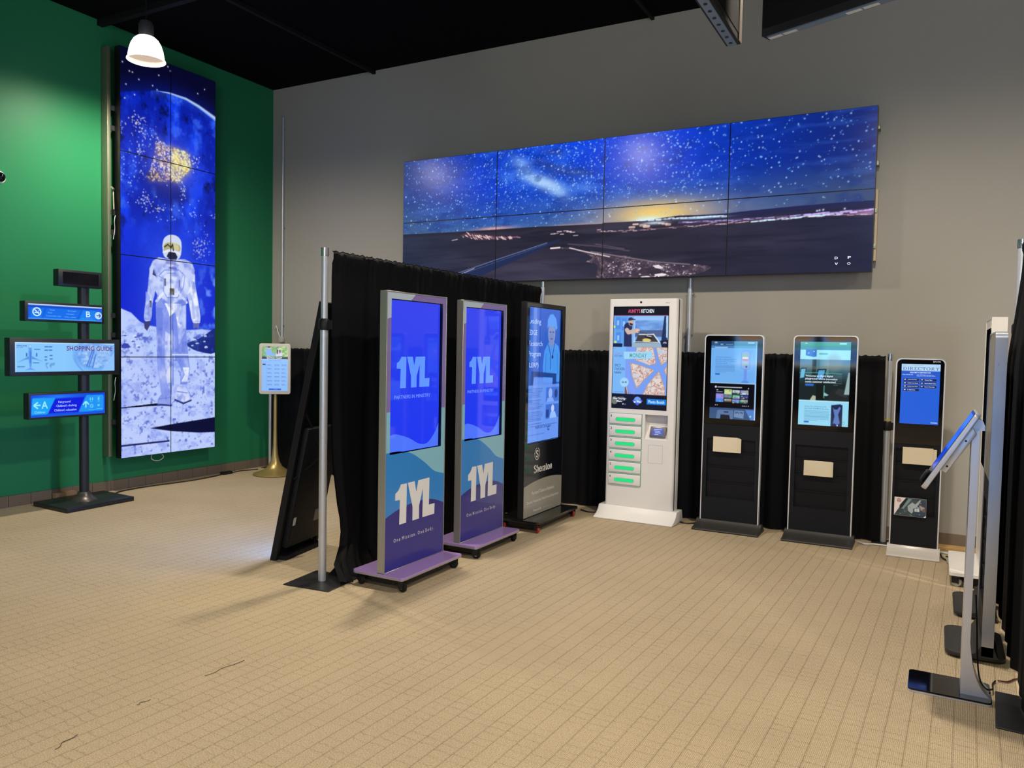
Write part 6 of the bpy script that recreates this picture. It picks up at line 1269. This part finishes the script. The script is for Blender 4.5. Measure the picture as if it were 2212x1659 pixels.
# frayed threads lying on the carpet
def thread(label, a, b):
    m_ = [(a[0]+(b[0]-a[0])*t+.008*math.sin(t*9), a[1]+(b[1]-a[1])*t+.006*math.cos(t*7), .003) for t in (0, .25, .5, .75, 1)]
    o = MB().tube(spline(m_, 4), .0012, 5).build('carpet_thread', mat('dark_thread', S(58, 46, 34), .9), None); return tag(o, label, 'thread', 'threads on the carpet')
thread('longest dark frayed thread on the carpet, left of the post plate', THR[0], THR[1]); thread('short dark frayed thread on the carpet, middle of three', THR[2], THR[3]); thread('dark frayed thread on the carpet at bottom left', THR[4], THR[5])

# ------------------------------------------------------------------ menu displays across the aisle, seen mirrored in the totems' glass
def menu_canvas(seed, flip):
    c = Canvas(1.62, .91, 90, (128, 178, 246), norm=True, seed=seed); rng = c.rng
    c.mix(np.clip(c.fbm(4, 3, 3)-.3, 0, 1)*.6, (84, 146, 236)); c.rect(0, .50, 1, .58, (64, 140, 84))
    def burger(u, v, r):
        R = r*c.H/c.W
        c.ell(u, v-.30*r, R*.95, r*.55, (196, 150, 84)); c.rect(u-R, v-.12*r, u+R, v+.6*r, (128, 178, 246)); c.ell(u, v-.05*r, R*1.05, r*.16, (110, 170, 70)); c.ell(u, v+.06*r, R, r*.14, (190, 60, 44)); c.ell(u, v+.20*r, R*1.02, r*.18, (70, 40, 26)); c.ell(u, v+.34*r, R*1.0, r*.10, (236, 190, 70)); c.ell(u, v+.46*r, R*.95, r*.20, (200, 156, 92))
    for u, v, r in ((.18, .24, .30), (.50, .26, .26), (.80, .24, .30)): burger(u, v, r)
    for u in (.1, .42, .74):
        for k in range(5): c.rect(u, .64+k*.055, u+.16+.06*rng.random(), .66+k*.055, (40, 60, 120)); c.rect(u+.20, .64+k*.055, u+.24, .66+k*.055, (40, 60, 120))
    c.rect(0, .93, 1, 1, (190, 170, 130), .8)
    return c
M_menu = screen_mat('bright_menu_screen', .2, 10.0, spec=.4)
for k, (x0, x1, lb_) in enumerate(((-3.95, -2.27, 'left wide burger menu display mirrored in the black totems'), (-2.13, -.75, 'right wide burger menu display mirrored in the welcome page totem'))):
    t = thing('menu_display', lb_, 'display', ((x0+x1)/2, -3.7, 0), PI, 'menu displays across the aisle')
    hw = (x1-x0)/2
    box('housing', M_matteblack, t, -hw, hw, .002, .06, 1.30, 2.27, .004)
    screen('screen', t, menu_canvas(60+k, False), -hw+.02, hw-.02, 2.25, 1.32, .0, M_menu)
    box('column', M_matteblack, t, -.05, .05, .06, .12, .02, 2.0); box('floor_plate', M_matteblack, t, -.35, .35, -.15, .30, .001, .02, .003)
t = thing('floor_display', 'large floor-standing blue display mirrored in the silver totem edges', 'display', (1.5, -2.3, 0), PI)
fc = Canvas(1.9, 2.1, 20, (90, 160, 245), norm=True); fc.rect(0, .6, 1, 1, (120, 180, 250)); fc.ell(.5, .4, .3, .2, (180, 215, 255)); fc.rect(0, 0, 1, .12, (40, 110, 220))
box('housing', M_matteblack, t, -1.0, 1.0, .002, .09, .04, 2.25, .004); screen('screen', t, fc, -.96, .96, 2.21, .08, .0, screen_mat('bright_floor_screen', .2, 3.0)); box('floor_plate', M_matteblack, t, -.8, .8, -.25, .4, .001, .035, .004)
